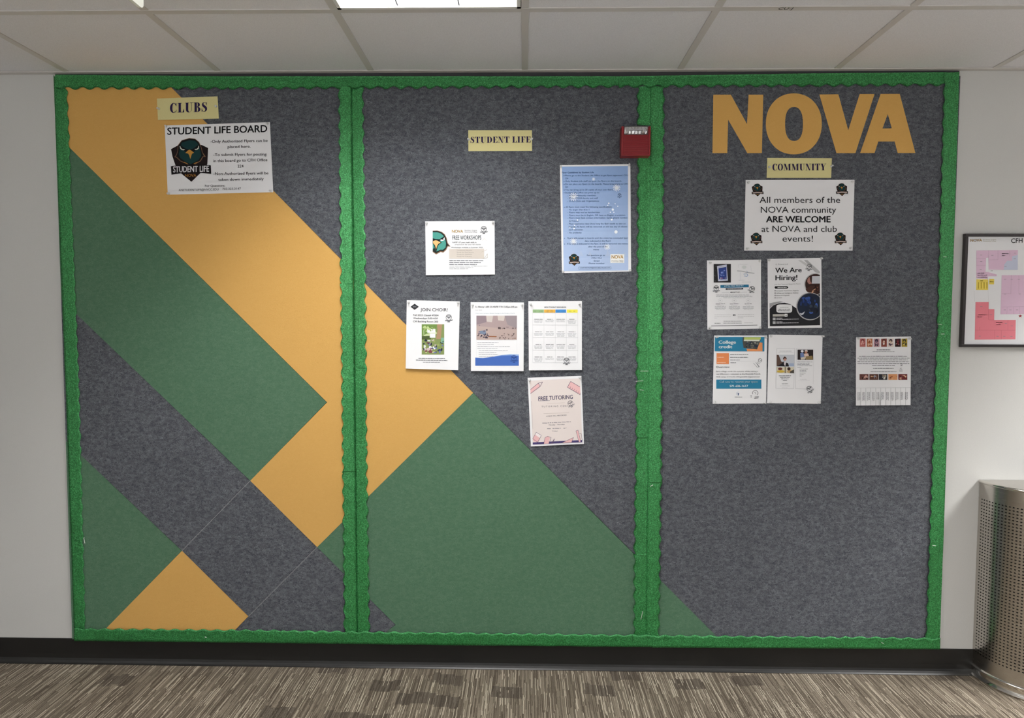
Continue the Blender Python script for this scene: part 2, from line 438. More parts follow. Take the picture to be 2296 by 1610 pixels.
# ------------------------------------------------------------------ scalloped border strips
rnd = random.Random(5)
def smooth_noise(seed):
    r = random.Random(seed); ph = [(r.uniform(4, 40), r.uniform(0, 6.28), r.uniform(.3, 1)) for _ in range(6)]
    return lambda s: sum(a / (f ** .35) * math.sin(f * s + p) for f, p, a in ph) / 2
def strip(label, A0, A1, B0, B1, la=.0010, lb=.0020, amp=.0042, seed=1, wr=.0009, back=YF, round_end=False, over=0.0, phase=None):
    """A: straight edge, B: scalloped edge, both pixel pairs"""
    base = back - .0006 - over
    a0, a1, b0, b1 = (at(*p, base) for p in (A0, A1, B0, B1))
    L = (a1 - a0).length; n = max(8, int(L / .0035)); M = 6
    nz = [smooth_noise(seed * 7 + k) for k in range(3)]
    period = L / max(1, round(L / .0600)); ph = rnd.uniform(0, 6.28) if phase is None else phase
    q = MB(); vs = []
    wd = ((b0 - a0).normalized() + (b1 - a1).normalized()).normalized()
    for i in range(n + 1):
        t = i / n; a = a0.lerp(a1, t); b = b0.lerp(b1, t); s = t * L
        b = b + wd * amp * math.cos(2 * math.pi * s / period + ph) * (1 + .15 * nz[2](s * .7))
        a = a + wd * .0009 * nz[2](s * 1.7)
        for k in range(M + 1):
            u = k / M; p = a.lerp(b, u)
            lift = la * (1 - u) + lb * u + wr * (nz[0](s) * (1 - u) + nz[1](s) * u) + wr * 1.2 * math.sin(math.pi * u) * nz[2](s * .6)
            vs.append((p.x, base - max(.0002, lift), p.z))
    fs = []
    for i in range(n):
        for k in range(M):
            o = i * (M + 1) + k; fs.append((o, o + 1, o + M + 2, o + M + 1))
    flip = (a1 - a0).cross(b0 - a0).y > 0
    if flip: fs = [f[::-1] for f in fs]
    # skirt so the crepe paper has a thickness
    nv = len(vs); back_v = [(x, y + .0005, z) for x, y, z in vs]; vs2 = vs + back_v
    ring = [i * (M + 1) for i in range(n + 1)] + [n * (M + 1) + k for k in range(1, M + 1)] + [i * (M + 1) + M for i in range(n - 1, -1, -1)] + [k for k in range(M - 1, 0, -1)]
    for i in range(len(ring)):
        a, b = ring[i], ring[(i + 1) % len(ring)]; fs.append((a, b, b + nv, a + nv))
    q.add(vs2, fs, M_BORDER)
    c = (a0 + a1) / 2
    o = q.build('scalloped_border', smooth=True, loc=(c.x, YF, c.z))
    return tag(o, label, 'border', 'green scalloped border strips of the board')
# top run
def TO(x): return 167.5 + (3.5 if 500 < x < 1500 else 0) - max(0, x - 1500) * .009
def TI(x): return 200 - 2.0 * abs(x - 350) / 350 if x < 700 else 197 - max(0, x - 1000) * .0052
tops = [(124, 520, 'top border strip at the left corner above the CLUBS card'), (514, 960, 'top border strip over the charcoal upper right of the left panel'),
        (957, 1390, 'top border strip over the middle panel'), (1387, 1830, 'top border strip above the first letters of NOVA'), (1827, 2124, 'top border strip above the last letters of NOVA')]
for i, (a, b, lab) in enumerate(tops):
    strip('green scalloped ' + lab, (a, TO(a)), (b, TO(b)), (a, TI(a)), (b, TI(b)), .0006, .003, .0052, 20 + i, .0010, over=.0016 + .0008 * (i % 2))
# verticals
V = [((120, 168), (146.5, 855), (151, 204), (177.5, 855), 'left edge, upper half beside the dark green and charcoal felt'),
     ((146.5, 850), (167, 1435), (177.5, 850), (192, 1420), 'left edge, lower half beside the low green felt')]
for i, (a0, a1, b0, b1, lab) in enumerate(V):
    strip('green scalloped strip on the ' + lab, a0, a1, b0, b1, .0006, .002, .0032, 40 + i, .0010)
D1 = [((788, 192), (792.5, 640), (761, 196), (765.5, 640), 'left side of the first divider, top part'), ((792.5, 636), (797, 1060), (765.5, 636), (770, 1060), 'left side of the first divider, middle part'),
      ((797, 1056), (801, 1418), (770, 1056), (773, 1418), 'left side of the first divider, bottom part'),
      ((786, 192), (791.5, 560), (814, 196), (819.5, 560), 'right side of the first divider, top part'), ((791.5, 556), (796, 1000), (819.5, 556), (822.5, 1000), 'right side of the first divider, middle part'),
      ((796, 996), (800, 1418), (822.5, 996), (829, 1418), 'right side of the first divider, bottom part')]
for i, (a0, a1, b0, b1, lab) in enumerate(D1):
    lf = i < 3
    strip('green scalloped strip on the ' + lab, a0, a1, b0, b1, .0016 if lf else .0006, .0065 if lf else .0055, .0043, 60 + i, .0011, over=.0004 * (i % 3) + (.0022 if lf else 0))
D2 = [((1459, 192), (1458.6, 282), (1429.5, 196), (1429.5, 282), 'left side of the second divider above the fire strobe'),
      ((1458, 350), (1453, 984), (1430, 350), (1425.5, 984), 'left side of the second divider below the fire strobe'),
      ((1453, 981), (1450, 1244), (1425.5, 981), (1421.5, 1244), 'left side of the second divider, lower part'),
      ((1450, 1241), (1448, 1426), (1421.5, 1241), (1421, 1426), 'left side of the second divider, bottom part'),
      ((1458, 192), (1457, 412), (1487.5, 196), (1486.5, 412), 'right side of the second divider beside the fire strobe'),
      ((1457, 405), (1452, 1082), (1486.5, 405), (1481.5, 1082), 'right side of the second divider, middle part'),
      ((1452, 1078), (1448, 1426), (1481.5, 1078), (1476.5, 1426), 'right side of the second divider, bottom part')]
for i, (a0, a1, b0, b1, lab) in enumerate(D2):
    lf = i < 4
    strip('green scalloped strip on the ' + lab, a0, a1, b0, b1, .0008 if lf else .0020, .0065 if lf else .0080, .0043, 80 + i, .0011, over=.0004 * (i % 3))
V2 = [((2151, 161), (2132, 742), (2117, 164), (2101, 742), 'right edge, upper half beside the framed map'), ((2132, 738), (2107, 1440), (2101, 738), (2076, 1430), 'right edge, lower half beside the steel bin')]
for i, (a0, a1, b0, b1, lab) in enumerate(V2):
    strip('green scalloped strip on the ' + lab, a0, a1, b0, b1, .0006, .002, .0032, 100 + i, .0010, over=.003)
B_ = [((167, 1437), (640, 1442), (167, 1409), (640, 1413), 'under the lower orange felt of the left panel'), ((632, 1442), (1050, 1447), (632, 1413), (1050, 1419), 'under the first divider'),
      ((1042, 1447), (1470, 1451), (1042, 1419), (1470, 1424), 'under the green felt of the middle panel'), ((1462, 1452), (1900, 1454), (1462, 1424), (1900, 1428), 'under the charcoal felt of the right panel'),
      ((1892, 1454), (2108, 1456), (1892, 1427), (2108, 1431), 'at the lower right corner')]
for i, (a0, a1, b0, b1, lab) in enumerate(B_):
    strip('green scalloped bottom border strip ' + lab, a0, a1, b0, b1, .0006, .003, .0032, 120 + i, .0030, back=YF - .005, over=.0008 * (i % 2))
# loose staples that caught the light
def staple(x, y, dx, dy, lab, Yd=-.0195):
    a = at(x - dx / 2, y - dy / 2, Yd); b = at(x + dx / 2, y + dy / 2, Yd); q = MB()
    q.tube(a, b, .0010, M_STAPLE, 6); q.tube(a, a + Vector((0, .0025, 0)), .0009, M_STAPLE, 6); q.tube(b, b + Vector((0, .0025, 0)), .0009, M_STAPLE, 6)
    c = (a + b) / 2
    tag(q.build('staple', loc=tuple(c)), 'shiny staple ' + lab, 'staple', 'staples in the green border')
for s_ in [(1445, 832, 17, 0, 'spanning the left strip of the second divider, upper of the horizontal pair'), (1434, 854.5, 16, -1, 'on the left strip of the second divider, lower of the horizontal pair'),
           (1439, 874.5, 8, 1, 'short and bright, just below the horizontal pair on the second divider'), (1461, 1089, 5, -3, 'on the right strip of the second divider, below its middle'),
           (1439, 1380, 4, -17, 'long and upright, near the foot of the second divider'), (2107, 727, 9, 1, 'on the right border strip beside the lower edge of the framed map', -.019),
           (2114, 749, 7, 0, 'on the right border strip just below the framed map', -.019), (2095, 1223.5, 7, 1, 'on the right border strip left of the steel bin', -.019),
           (189, 1212, 2, 12, 'upright on the lower left border strip'), (1979, 1442, 4, 2, 'on the bottom border strip near the right corner', -.0235), (461, 1429, 3, 1, 'on the bottom border strip below the lower orange felt', -.0235),
           (2119, 576, 6, 0, 'on the right border strip beside the upper part of the map', -.019)]:
    staple(*s_[:4], s_[4], *(s_[5:] or ()))

# ------------------------------------------------------------------ lettering
_tc = {}
def glyphs(txt, bold=0.0, space=1.0):
    key = (txt, bold, space)
    if key in _tc: return _tc[key]
    cu = bpy.data.curves.new('t', 'FONT'); cu.body = txt; cu.offset = bold; cu.resolution_u = 3; cu.space_character = space
    ob = bpy.data.objects.new('t', cu); COL.objects.link(ob)
    dg = bpy.context.evaluated_depsgraph_get(); me = bpy.data.meshes.new_from_object(ob.evaluated_get(dg))
    vs = [(v.co.x, v.co.y) for v in me.vertices]; fs = [tuple(p.vertices) for p in me.polygons]
    bpy.data.objects.remove(ob); bpy.data.curves.remove(cu); bpy.data.meshes.remove(me)
    x0 = min(v[0] for v in vs); x1 = max(v[0] for v in vs)
    _tc[key] = (vs, fs, x0, x1); return _tc[key]
CAPH = None
def caph():
    global CAPH
    if CAPH is None: CAPH = max(v[1] for v in glyphs('H')[0])
    return CAPH
# display serif capitals drawn by hand, cap height 1
def _q(x0, y0, x1, y1): return [(x0, y0), (x1, y0), (x1, y1), (x0, y1)]
def _ring(cx, cy, rx, ry, ix, icx, iry, a0, a1, n=20):
    o = []
    for i in range(n):
        p = [R(a0 + (a1 - a0) * (i + d) / n) for d in (0, 1)]
        o.append([(cx + rx * math.cos(p[0]), cy + ry * math.sin(p[0])), (cx + rx * math.cos(p[1]), cy + ry * math.sin(p[1])),
                  (icx + ix * math.cos(p[1]), cy + iry * math.sin(p[1])), (icx + ix * math.cos(p[0]), cy + iry * math.sin(p[0]))])
    return o
def _stroke(pts, ws):
    o = []; L = []; Rr = []
    for i, p in enumerate(pts):
        a = Vector(pts[max(0, i - 1)]); b = Vector(pts[min(len(pts) - 1, i + 1)]); d = (b - a).normalized(); n_ = Vector((-d.y, d.x)) * ws[i] / 2
        L.append(tuple(Vector(p) + n_)); Rr.append(tuple(Vector(p) - n_))
    for i in range(len(pts) - 1): o.append([L[i], L[i + 1], Rr[i + 1], Rr[i]])
    return o
h_ = .045
SERIF = {
    'I': ([_q(.1, 0, .34, 1), _q(0, 0, .44, h_), _q(0, 1 - h_, .44, 1)], .44),
    'T': ([_q(.26, 0, .5, 1), _q(0, 1 - h_, .76, 1), _q(.14, 0, .62, h_), [(0, 1), (0, .66), (.03, .66), (.15, 1)], [(.76, 1), (.61, 1), (.73, .66), (.76, .66)]], .76),
    'L': ([_q(.1, 0, .34, 1), _q(0, 1 - h_, .44, 1), _q(0, 0, .68, h_), [(.68, 0), (.68, .36), (.65, .36), (.5, 0)]], .68),
    'E': ([_q(.1, 0, .34, 1), _q(0, 1 - h_, .68, 1), _q(0, 0, .7, h_), _q(.34, .49, .5, .53), [(.7, 0), (.7, .34), (.67, .34), (.52, 0)], [(.68, 1), (.5, 1), (.65, .68), (.68, .68)], [(.5, .36), (.5, .66), (.48, .66), (.43, .51), (.48, .36)]], .7),
    'F': ([_q(.1, 0, .34, 1), _q(0, 1 - h_, .66, 1), _q(0, 0, .46, h_), _q(.34, .47, .5, .51), [(.66, 1), (.48, 1), (.63, .66), (.66, .66)], [(.5, .34), (.5, .64), (.48, .64), (.43, .49), (.48, .34)]], .66),
    'C': (_ring(.38, .5, .38, .52, .17, .42, .475, 48, 312, 26) + [[(.68, 1), (.65, 1), (.54, .86), (.65, .66), (.68, .66)], _q(.64, .12, .68, .32)], .72),
    'O': (_ring(.40, .5, .40, .52, .17, .40, .475, 0, 360, 32), .8),
    'D': ([_q(.1, 0, .34, 1), _q(0, 0, .42, h_), _q(0, 1 - h_, .42, 1)] + _ring(.38, .5, .42, .5, .18, .38, .455, -90, 90, 18), .8),
    'B': ([_q(.1, 0, .34, 1), _q(0, 0, .4, h_), _q(0, 1 - h_, .4, 1), _q(.34, .5, .4, .54)] + _ring(.38, .755, .28, .245, .06, .38, .2, -90, 90, 14) + _ring(.38, .27, .34, .27, .1, .38, .225, -90, 90, 14), .73),
    'U': ([_q(.1, .27, .34, 1), _q(.66, .27, .70, 1), _q(0, 1 - h_, .44, 1), _q(.54, 1 - h_, .82, 1)] + _ring(.40, .28, .30, .30, .16, .50, .25, 180, 360, 16), .82),
    'N': ([_q(.12, 0, .16, .95), [(.06, 1), (.32, 1), (.72, 0), (.56, 0)], _q(.68, 0, .72, 1), _q(0, 1 - h_, .2, 1), _q(0, 0, .28, h_), _q(.56, 1 - h_, .84, 1)], .84),
    'M': ([_q(.12, 0, .16, .95), [(.06, 1), (.32, 1), (.56, .25), (.52, 0), (.46, 0)], [(.48, 0), (.53, 0), (.82, 1), (.78, 1)], _q(.78, 0, 1.02, 1), _q(0, 1 - h_, .3, 1), _q(0, 0, .28, h_), _q(.68, 0, 1.12, h_), _q(.78, 1 - h_, 1.12, 1)], 1.12),
    'Y': ([[(.06, 1), (.32, 1), (.5, .48), (.5, .4), (.28, .4)], [(.46, .46), (.5, .44), (.76, 1), (.72, 1)], _q(.27, 0, .51, .46), _q(0, 1 - h_, .42, 1), _q(.6, 1 - h_, .86, 1), _q(.16, 0, .62, h_)], .86),
    'S': (_stroke([(.55, .74), (.48, .92), (.32, .98), (.17, .9), (.14, .75), (.24, .61), (.38, .5), (.49, .36), (.50, .2), (.40, .06), (.26, .02), (.12, .1), (.06, .28)],
                  [.03, .04, .05, .12, .19, .24, .26, .24, .19, .10, .05, .04, .03]) + [[(.52, .99), (.56, .99), (.56, .66), (.53, .66), (.48, .88)], [(.03, .01), (.07, .01), (.12, .12), (.06, .36), (.03, .36)]], .60),
}

# ------------------------------------------------------------------ flyers
class Sheet:
    def __init__(s, name, label, corners, frame, m=M_PAPER, pins=(), bulge=.003, y0=YF, cat='flyer', group=None, ppins='clear', what=None, nx=8, ny=12, cut=None, four=False, tiltx=0.0):
        s.fr = frame; s.c = [frame(*p) for p in corners]; s.b = bulge; s.four = four; s.yb = y0 - .0009; s.tx = tiltx
        c = sum((at(*p, s.yb) for p in s.c), Vector()) / 4
        s.root = empty(name, (c.x, y0, c.z), label, cat, group)
        q = MB(); vs = []; nx, ny = nx, ny
        v1 = cut if cut else 1.0
        for j in range(ny + 1):
            for i in range(nx + 1):
                x, y = s.bil(i / nx, v1 * j / ny); vs.append(s.P(x, y, 0, raw=True))
        nf = len(vs)
        fs = [(j * (nx + 1) + i, (j + 1) * (nx + 1) + i, (j + 1) * (nx + 1) + i + 1, j * (nx + 1) + i + 1) for j in range(ny) for i in range(nx)]
        vs += [Vector((v.x, v.y + .0003, v.z)) for v in vs]
        fs += [tuple(a + nf for a in f[::-1]) for f in fs]
        ring = list(range(nx + 1)) + [(j + 1) * (nx + 1) + nx for j in range(ny)] + [ny * (nx + 1) + i for i in range(nx - 1, -1, -1)] + [j * (nx + 1) for j in range(ny - 1, 0, -1)]
        fs += [(ring[k], ring[(k + 1) % len(ring)], ring[(k + 1) % len(ring)] + nf, ring[k] + nf) for k in range(len(ring))]
        q.add(vs, fs, m); q.build('sheet', s.root, smooth=False)
        s.q = None; s.pins = [(frame(p[0], p[1]), p[2]) for p in pins]; s.what = what or name
    def bil(s, u, v):
        (x0, y0), (x1, y1), (x2, y2), (x3, y3) = s.c
        return ((x0 * (1 - u) + x1 * u) * (1 - v) + (x3 * (1 - u) + x2 * u) * v, (y0 * (1 - u) + y1 * u) * (1 - v) + (y3 * (1 - u) + y2 * u) * v)
    def uv(s, x, y):
        (x0, y0), (x1, y1), (x2, y2), (x3, y3) = s.c
        u = v = .5
        for _ in range(3):
            u = (x - (x0 * (1 - v) + x3 * v)) / ((x1 - x0) * (1 - v) + (x2 - x3) * v)
            v = (y - (y0 * (1 - u) + y1 * u)) / ((y3 - y0) * (1 - u) + (y2 - y1) * u)
        return min(1.05, max(-.05, u)), min(1.1, max(-.05, v))
    def depth(s, x, y):
        u, v = s.uv(x, y)
        if s.four: d = s.b * math.sin(math.pi * min(1, max(0, v))) * (.5 + .5 * math.sin(math.pi * min(1, max(0, u))))
        else: d = s.b * max(0, v) ** 1.4 + .25 * s.b * math.sin(math.pi * min(1, max(0, u))) + s.tx * (u - .5) * max(0, v)
        return s.yb - max(0.0, d)
    def P(s, x, y, layer, raw=False):
        if not raw: x, y = s.fr(x, y)
        return at(x, y, s.depth(x, y) - (.00055 + .00018 * layer if layer else 0))
    # --- printing
    def part(s, name): s.flush(); s.q = MB(); s.pn = name; return s
    def flush(s):
        if s.q is not None and s.q.f:
            o = s.q.build(s.pn, s.root)
            if s.pn == 'snow_dots': o['kind'] = 'stuff'
        s.q = None
    def poly(s, pts, c, layer=1):
        """a printed outline; large ones are split so that they follow the curl of the paper"""
        tri = tessellate_polygon([[Vector((x, -y, 0)) for x, y in pts]])
        P_ = list(pts); T = []
        for t in tri:
            a, b, d = (Vector((pts[i][0], -pts[i][1])) for i in t)
            cr = (b - a).x * (d - a).y - (b - a).y * (d - a).x
            T.append(t if cr > 0 else (t[0], t[2], t[1]))
        x0, y0 = s.fr(0, 0); x1, y1 = s.fr(1, 0); lim = 9.0 / (x1 - x0)
        for _ in range(5):
            if not any(abs(P_[t[k]][1] - P_[t[k - 1]][1]) > lim or abs(P_[t[k]][0] - P_[t[k - 1]][0]) > 2.5 * lim for t in T for k in range(3)): break
            mid = {}; nt = []
            def mp_(a, b):
                k = (min(a, b), max(a, b))
                if k not in mid: P_.append(((P_[a][0] + P_[b][0]) / 2, (P_[a][1] + P_[b][1]) / 2)); mid[k] = len(P_) - 1
                return mid[k]
            for a, b, d in T:
                e, f, g = mp_(a, b), mp_(b, d), mp_(d, a); nt += [(a, e, g), (e, b, f), (g, f, d), (e, f, g)]
            T = nt
        s.q.add([s.P(x, y, layer) for x, y in P_], T, ink(c)); return s
    def grid(s, c4, c, layer=1, nx=6, ny=8):
        (x0, y0), (x1, y1), (x2, y2), (x3, y3) = c4; vs = []
        for j in range(ny + 1):
            for i in range(nx + 1):
                u, v = i / nx, j / ny
                vs.append(s.P((x0 * (1 - u) + x1 * u) * (1 - v) + (x3 * (1 - u) + x2 * u) * v, (y0 * (1 - u) + y1 * u) * (1 - v) + (y3 * (1 - u) + y2 * u) * v, layer))
        s.q.add(vs, [(j * (nx + 1) + i, (j + 1) * (nx + 1) + i, (j + 1) * (nx + 1) + i + 1, j * (nx + 1) + i + 1) for j in range(ny) for i in range(nx)], ink(c)); return s
    def rect(s, x0, y0, x1, y1, c, layer=1, n=3): return s.grid([(x0, y0), (x1, y0), (x1, y1), (x0, y1)], c, layer, n, n)
    def ell(s, cx, cy, rx, ry, c, layer=1, n=20): return s.poly(ell(cx, cy, rx, ry, n), c, layer)
    def line(s, pts, wd, c, layer=1):
        for k in range(len(pts) - 1):
            a, b = Vector(pts[k]), Vector(pts[k + 1]); d = (b - a).normalized(); n_ = Vector((-d.y, d.x)) * wd / 2
            s.poly([tuple(a + n_), tuple(b + n_), tuple(b - n_), tuple(a - n_)], c, layer)
        return s
    def ringline(s, cx, cy, rx, ry, wd, c, layer=1, n=20, a0=0, a1=360):
        e = [(cx + rx * math.cos(R(a0 + (a1 - a0) * i / n)), cy + ry * math.sin(R(a0 + (a1 - a0) * i / n))) for i in range(n + 1)]
        return s.line(e, wd, c, layer)
    def text(s, txt, x0, x1, b0, b1, cap, c='#15151a', bold=0.0, layer=2, space=1.0, shear=0.0, rot=None):
        vs, fs, g0, g1 = glyphs(txt, 0.0, space); H_ = caph(); out = []
        if bold:
            nv = len(vs); sh = [(-bold, 0), (bold, 0), (0, bold * .6), (0, -bold * .6)]
            fs = [tuple(i + nv * q_ for i in f) for q_ in range(4) for f in fs]; vs = [(x + a, y + b) for a, b in sh for x, y in vs]; g0 -= bold; g1 += bold
        k = (x1 - x0) / (g1 - g0)
        for gx, gy in vs:
            u = (gx - g0) * k; t = u / (x1 - x0); out.append((x0 + u + shear * gy / H_ * cap, b0 + (b1 - b0) * t - gy / H_ * cap))
        if rot:
            cx, cy, an = rot; ca, sa = math.cos(R(an)), math.sin(R(an))
            out = [(cx + (x - cx) * ca - (y - cy) * sa, cy + (x - cx) * sa + (y - cy) * ca) for x, y in out]
        s.q.add([s.P(x, y, layer) for x, y in out], fs, ink(c)); return s
    def serif(s, txt, x0, x1, b0, b1, cap, c):
        W = 0; items = []
        for ch in txt:
            if ch == ' ': W += .32; continue
            pl, w_ = SERIF[ch]; items.append((W, pl)); W += w_ + .09
        W -= .09; k = (x1 - x0) / W
        for ox, pl in items:
            for p in pl: s.poly([(x0 + (ox + x) * k, b0 + (b1 - b0) * (ox + x) / W - y * cap) for x, y in p], c, 2)
        return s
    def bars(s, x0, x1, y, h=9, c='#7d7f86', b1=None, seed=None, layer=1, unit=14):
        """print too fine to read: broken grey words on one line"""
        if c[0] == '#': c = '#%02x%02x%02x' % tuple(int(int(c[i:i + 2], 16) * .82 + 205 * .18) for i in (1, 3, 5)) if int(c[1:3], 16) < 160 else c
        r = random.Random(seed if seed is not None else int(x0 * 13 + y * 7)); x = x0; b1 = y if b1 is None else b1
        while x < x1 - 4:
            w_ = min(x1 - x, r.uniform(1.2, 4.2) * unit); t = (x - x0) / (x1 - x0 + 1e-6); yy = y + (b1 - y) * t
            k = r.uniform(.75, 1.0); s.poly([(x, yy - h * k), (x + w_, yy - h * k), (x + w_, yy), (x, yy)], c, layer)
            x += w_ + unit * .35
        return s
    def stamp(s, cx, cy, r, rot=0, c='#3c3e44', band='#63656b'):
        ca, sa = math.cos(R(rot)), math.sin(R(rot))
        def T(pts): return [(cx + (x * ca - y * sa) * r, cy + (x * sa + y * ca) * r) for x, y in pts]
        s.line(T([(math.cos(R(a)), math.sin(R(a))) for a in range(0, 361, 24)]), r * .13, c, 2)
        s.poly(T([(-.85, -.42), (0, -.2), (.85, -.42), (.80, -.1), (.3, .05), (0, -.02), (-.3, .05), (-.80, -.1)]), c, 2)
        s.line(T([(-.7, -.6), (0, -.72), (.7, -.6)]), r * .1, c, 2)
        s.line(T([(-.3, .15), (0, .55), (.3, .15), (-.3, .15)]), r * .11, c, 2)
        s.line(T([(-1.35, 1.05), (-.6, .95), (0, 1.12), (.6, .95), (1.45, .85)]), r * .16, band, 2)
        s.line(T([(-1.3, 1.32), (-.6, 1.22), (0, 1.38), (.6, 1.22), (1.3, 1.15)]), r * .13, band, 2)
        s.line(T([(-.45, 1.62), (.45, 1.60)]), r * .2, c, 2)
        return s
    def photo(s, x0, y0, x1, y1, bg, blobs, sk=0):
        s.grid([(x0, y0), (x1, y0), (x1, y1), (x0, y1)], bg, 1, 3, 4)
        for b in blobs:
            if b[0] == 'e': s.ell(*b[1:6], layer=b[6] if len(b) > 6 else 2, n=12)
            elif b[0] == 'r': s.poly([(b[1], b[2]), (b[3], b[2]), (b[3], b[4]), (b[1], b[4])], b[5], b[6] if len(b) > 6 else 2)
            else: s.poly(b[1], b[2], b[3] if len(b) > 3 else 2)
        return s
    def crowd(s, x0, y0, x1, y1, cols, n, sz, seed, layer=3):
        r = random.Random(seed)
        for _ in range(n):
            w_ = r.uniform(.5, 1.5) * sz; h2 = r.uniform(.5, 1.4) * sz; cx = r.uniform(x0 + w_, x1 - w_); cy = r.uniform(y0 + h2, y1 - h2); a = r.uniform(0, 3.14)
            s.poly([(cx + w_ * math.cos(a + t) * r.uniform(.6, 1), cy + h2 * math.sin(a + t) * r.uniform(.6, 1)) for t in (0, 1.1, 2.2, 3.1, 4.2, 5.2)], r.choice(cols), layer + r.random() * .9)
        return s
    def done(s):
        s.flush()
        for (x, y), lab in s.pins: pushpin(x, y, s.depth(x, y), 'clear pushpin ' + lab)
_pin = [None]
def pushpin(x, y, Yp, label):
    rr = random.Random(int(x * 31 + y * 17)); p = at(x, y, Yp - .001)
    if _pin[0] is None:
        root = empty('pushpin', (0, 0, 0))
        q = MB(); q.lathe([(.0038, .0), (.0046, .0006), (.0042, .0016), (.0022, .003), (.0021, .0075), (.0034, .009), (.0038, .0105), (.0030, .0112)], M_PIN, seg=14); q.build('pin_head', root, smooth=True)
        q = MB(); q.lathe([(.0001, -.0075), (.0006, -.005), (.0006, .0)], M_STEELPIN, seg=8); q.build('needle', root, smooth=True)
        _pin[0] = root; o = root
    else:
        o = _pin[0].copy(); COL.objects.link(o)
        for ch in _pin[0].children:
            c = ch.copy(); COL.objects.link(c); c.parent = o
    o.location = p; o.rotation_euler = (R(90) + R(rr.uniform(-14, 10)), R(rr.uniform(-5, 5)), R(rr.uniform(-16, 16)))
    tag(o, label, 'pushpin', 'clear pushpins holding the papers')
def corners(pts, who, d=18, names=('top left', 'top right', 'bottom right', 'bottom left'), use=(0, 1)):
    return [(pts[i][0], pts[i][1], 'at the %s corner of the %s' % (names[i], who)) for i in use]

# hawk crest; coordinates measured on the big notice (box 380..910 x 715..1295)
def crest(s, bx, by, bw, detail=True, dark='#1c1113'):
    k = bw / 530.0
    T = lambda pts: [(bx + (x - 378) * k, by + (y - 713) * k) for x, y in pts]
    s.poly(T([(378, 860), (480, 806), (640, 790), (790, 806), (872, 845), (868, 950), (862, 1060), (780, 1170), (650, 1295), (520, 1190), (435, 1070), (398, 960)]), dark, 1)
    s.poly(T([(465, 880), (468, 810), (520, 742), (620, 713), (700, 722), (752, 765), (782, 830), (800, 905), (842, 962), (806, 965), (775, 1020), (700, 1066), (650, 1090), (590, 1062), (500, 1022), (452, 975), (422, 966), (450, 930)]), '#7a5a45', 2)
    s.poly(T([(472, 880), (476, 812), (524, 748), (620, 720), (698, 728), (746, 770), (775, 832), (793, 905), (818, 955), (798, 958), (766, 1012), (698, 1056), (650, 1080), (592, 1052), (506, 1014), (460, 968), (442, 960), (458, 930)]), '#0e0f12', 3)
    s.poly(T([(500, 850), (520, 775), (620, 742), (700, 750), (745, 800), (768, 880), (780, 950), (745, 1005), (690, 1035), (640, 1062), (565, 1025), (500, 975), (482, 925)]), '#12383a', 4)
    s.poly(T([(490, 795), (560, 848), (622, 872), (685, 848), (748, 795), (752, 850), (700, 880), (665, 905), (590, 905), (545, 880), (496, 850)]), '#0b0c10', 5)
    s.poly(T([(492, 820), (502, 820), (512, 845), (530, 860), (565, 862), (550, 876), (520, 872), (500, 852)]), '#d8d6c8', 6)
    s.poly(T([(752, 815), (744, 818), (738, 842), (722, 856), (690, 860), (704, 872), (730, 868), (750, 848)]), '#d8d6c8', 6)
    s.poly(T([(568, 912), (600, 880), (625, 868), (650, 880), (685, 908), (658, 922), (650, 945), (635, 992), (620, 940), (606, 920)]), '#c08a3a', 6)
    if detail:
        s.poly(T([(535, 1030), (560, 1030), (605, 1056), (585, 1056)]), '#a8762f', 5); s.poly(T([(740, 1028), (716, 1032), (676, 1056), (700, 1056)]), '#a8762f', 5)
    s.poly(T([(376, 1088), (500, 1070), (640, 1062), (780, 1062), (908, 1076), (914, 1190), (780, 1178), (640, 1176), (500, 1184), (384, 1202)]), '#120c10', 6)
    if detail:
        (x0, y0), (x1, y1) = T([(405, 1170), (885, 1160)]); s.text('STUDENT LIFE', x0, x1, y0, y1, 78 * k, '#efeef2', .025, 8)
        (x0, y0), (x1, y1) = T([(565, 1230), (715, 1228)]); s.text('NOVA', x0, x1, y0, y1, 36 * k, '#b5813a', .02, 8)
    else:
        s.poly(T([(420, 1108), (640, 1090), (870, 1100), (870, 1160), (640, 1150), (424, 1168)]), '#b9a8a0', 8)
        s.poly(T([(580, 1195), (710, 1192), (700, 1225), (590, 1225)]), '#8c6a40', 7)
    return s

NAVY = '#2b1d49'
F1 = FR(320, 190, 5.9627)
s = Sheet('heading_card', 'yellow card reading CLUBS at the top of the left panel', [(190, 185), (1000, 155), (1018, 452), (203, 472)], F1, M_CARD, [(218, 322, 'at the left end of the yellow CLUBS card'), (982, 290, 'at the right end of the yellow CLUBS card')], .002, cat='card', group='yellow heading cards')
s.part('lettering').serif('CLUBS', 364, 860, 376, 360, 128, NAVY).done()
c = [(293, 545), (1700, 500), (1745, 1437), (335, 1470)]
s = Sheet('notice', 'large white STUDENT LIFE BOARD notice with hawk crest below the CLUBS card', c, F1, M_PAPER, corners([(310, 558), (1668, 520), (1718, 1420), (355, 1455)], 'STUDENT LIFE BOARD notice', use=(0, 1, 2, 3)), .002, cat='notice', four=True, y0=YF)
s.part('heading_text').text('STUDENT LIFE BOARD', 328, 1665, 668, 632, 92, bold=.022)
s.part('body_text')
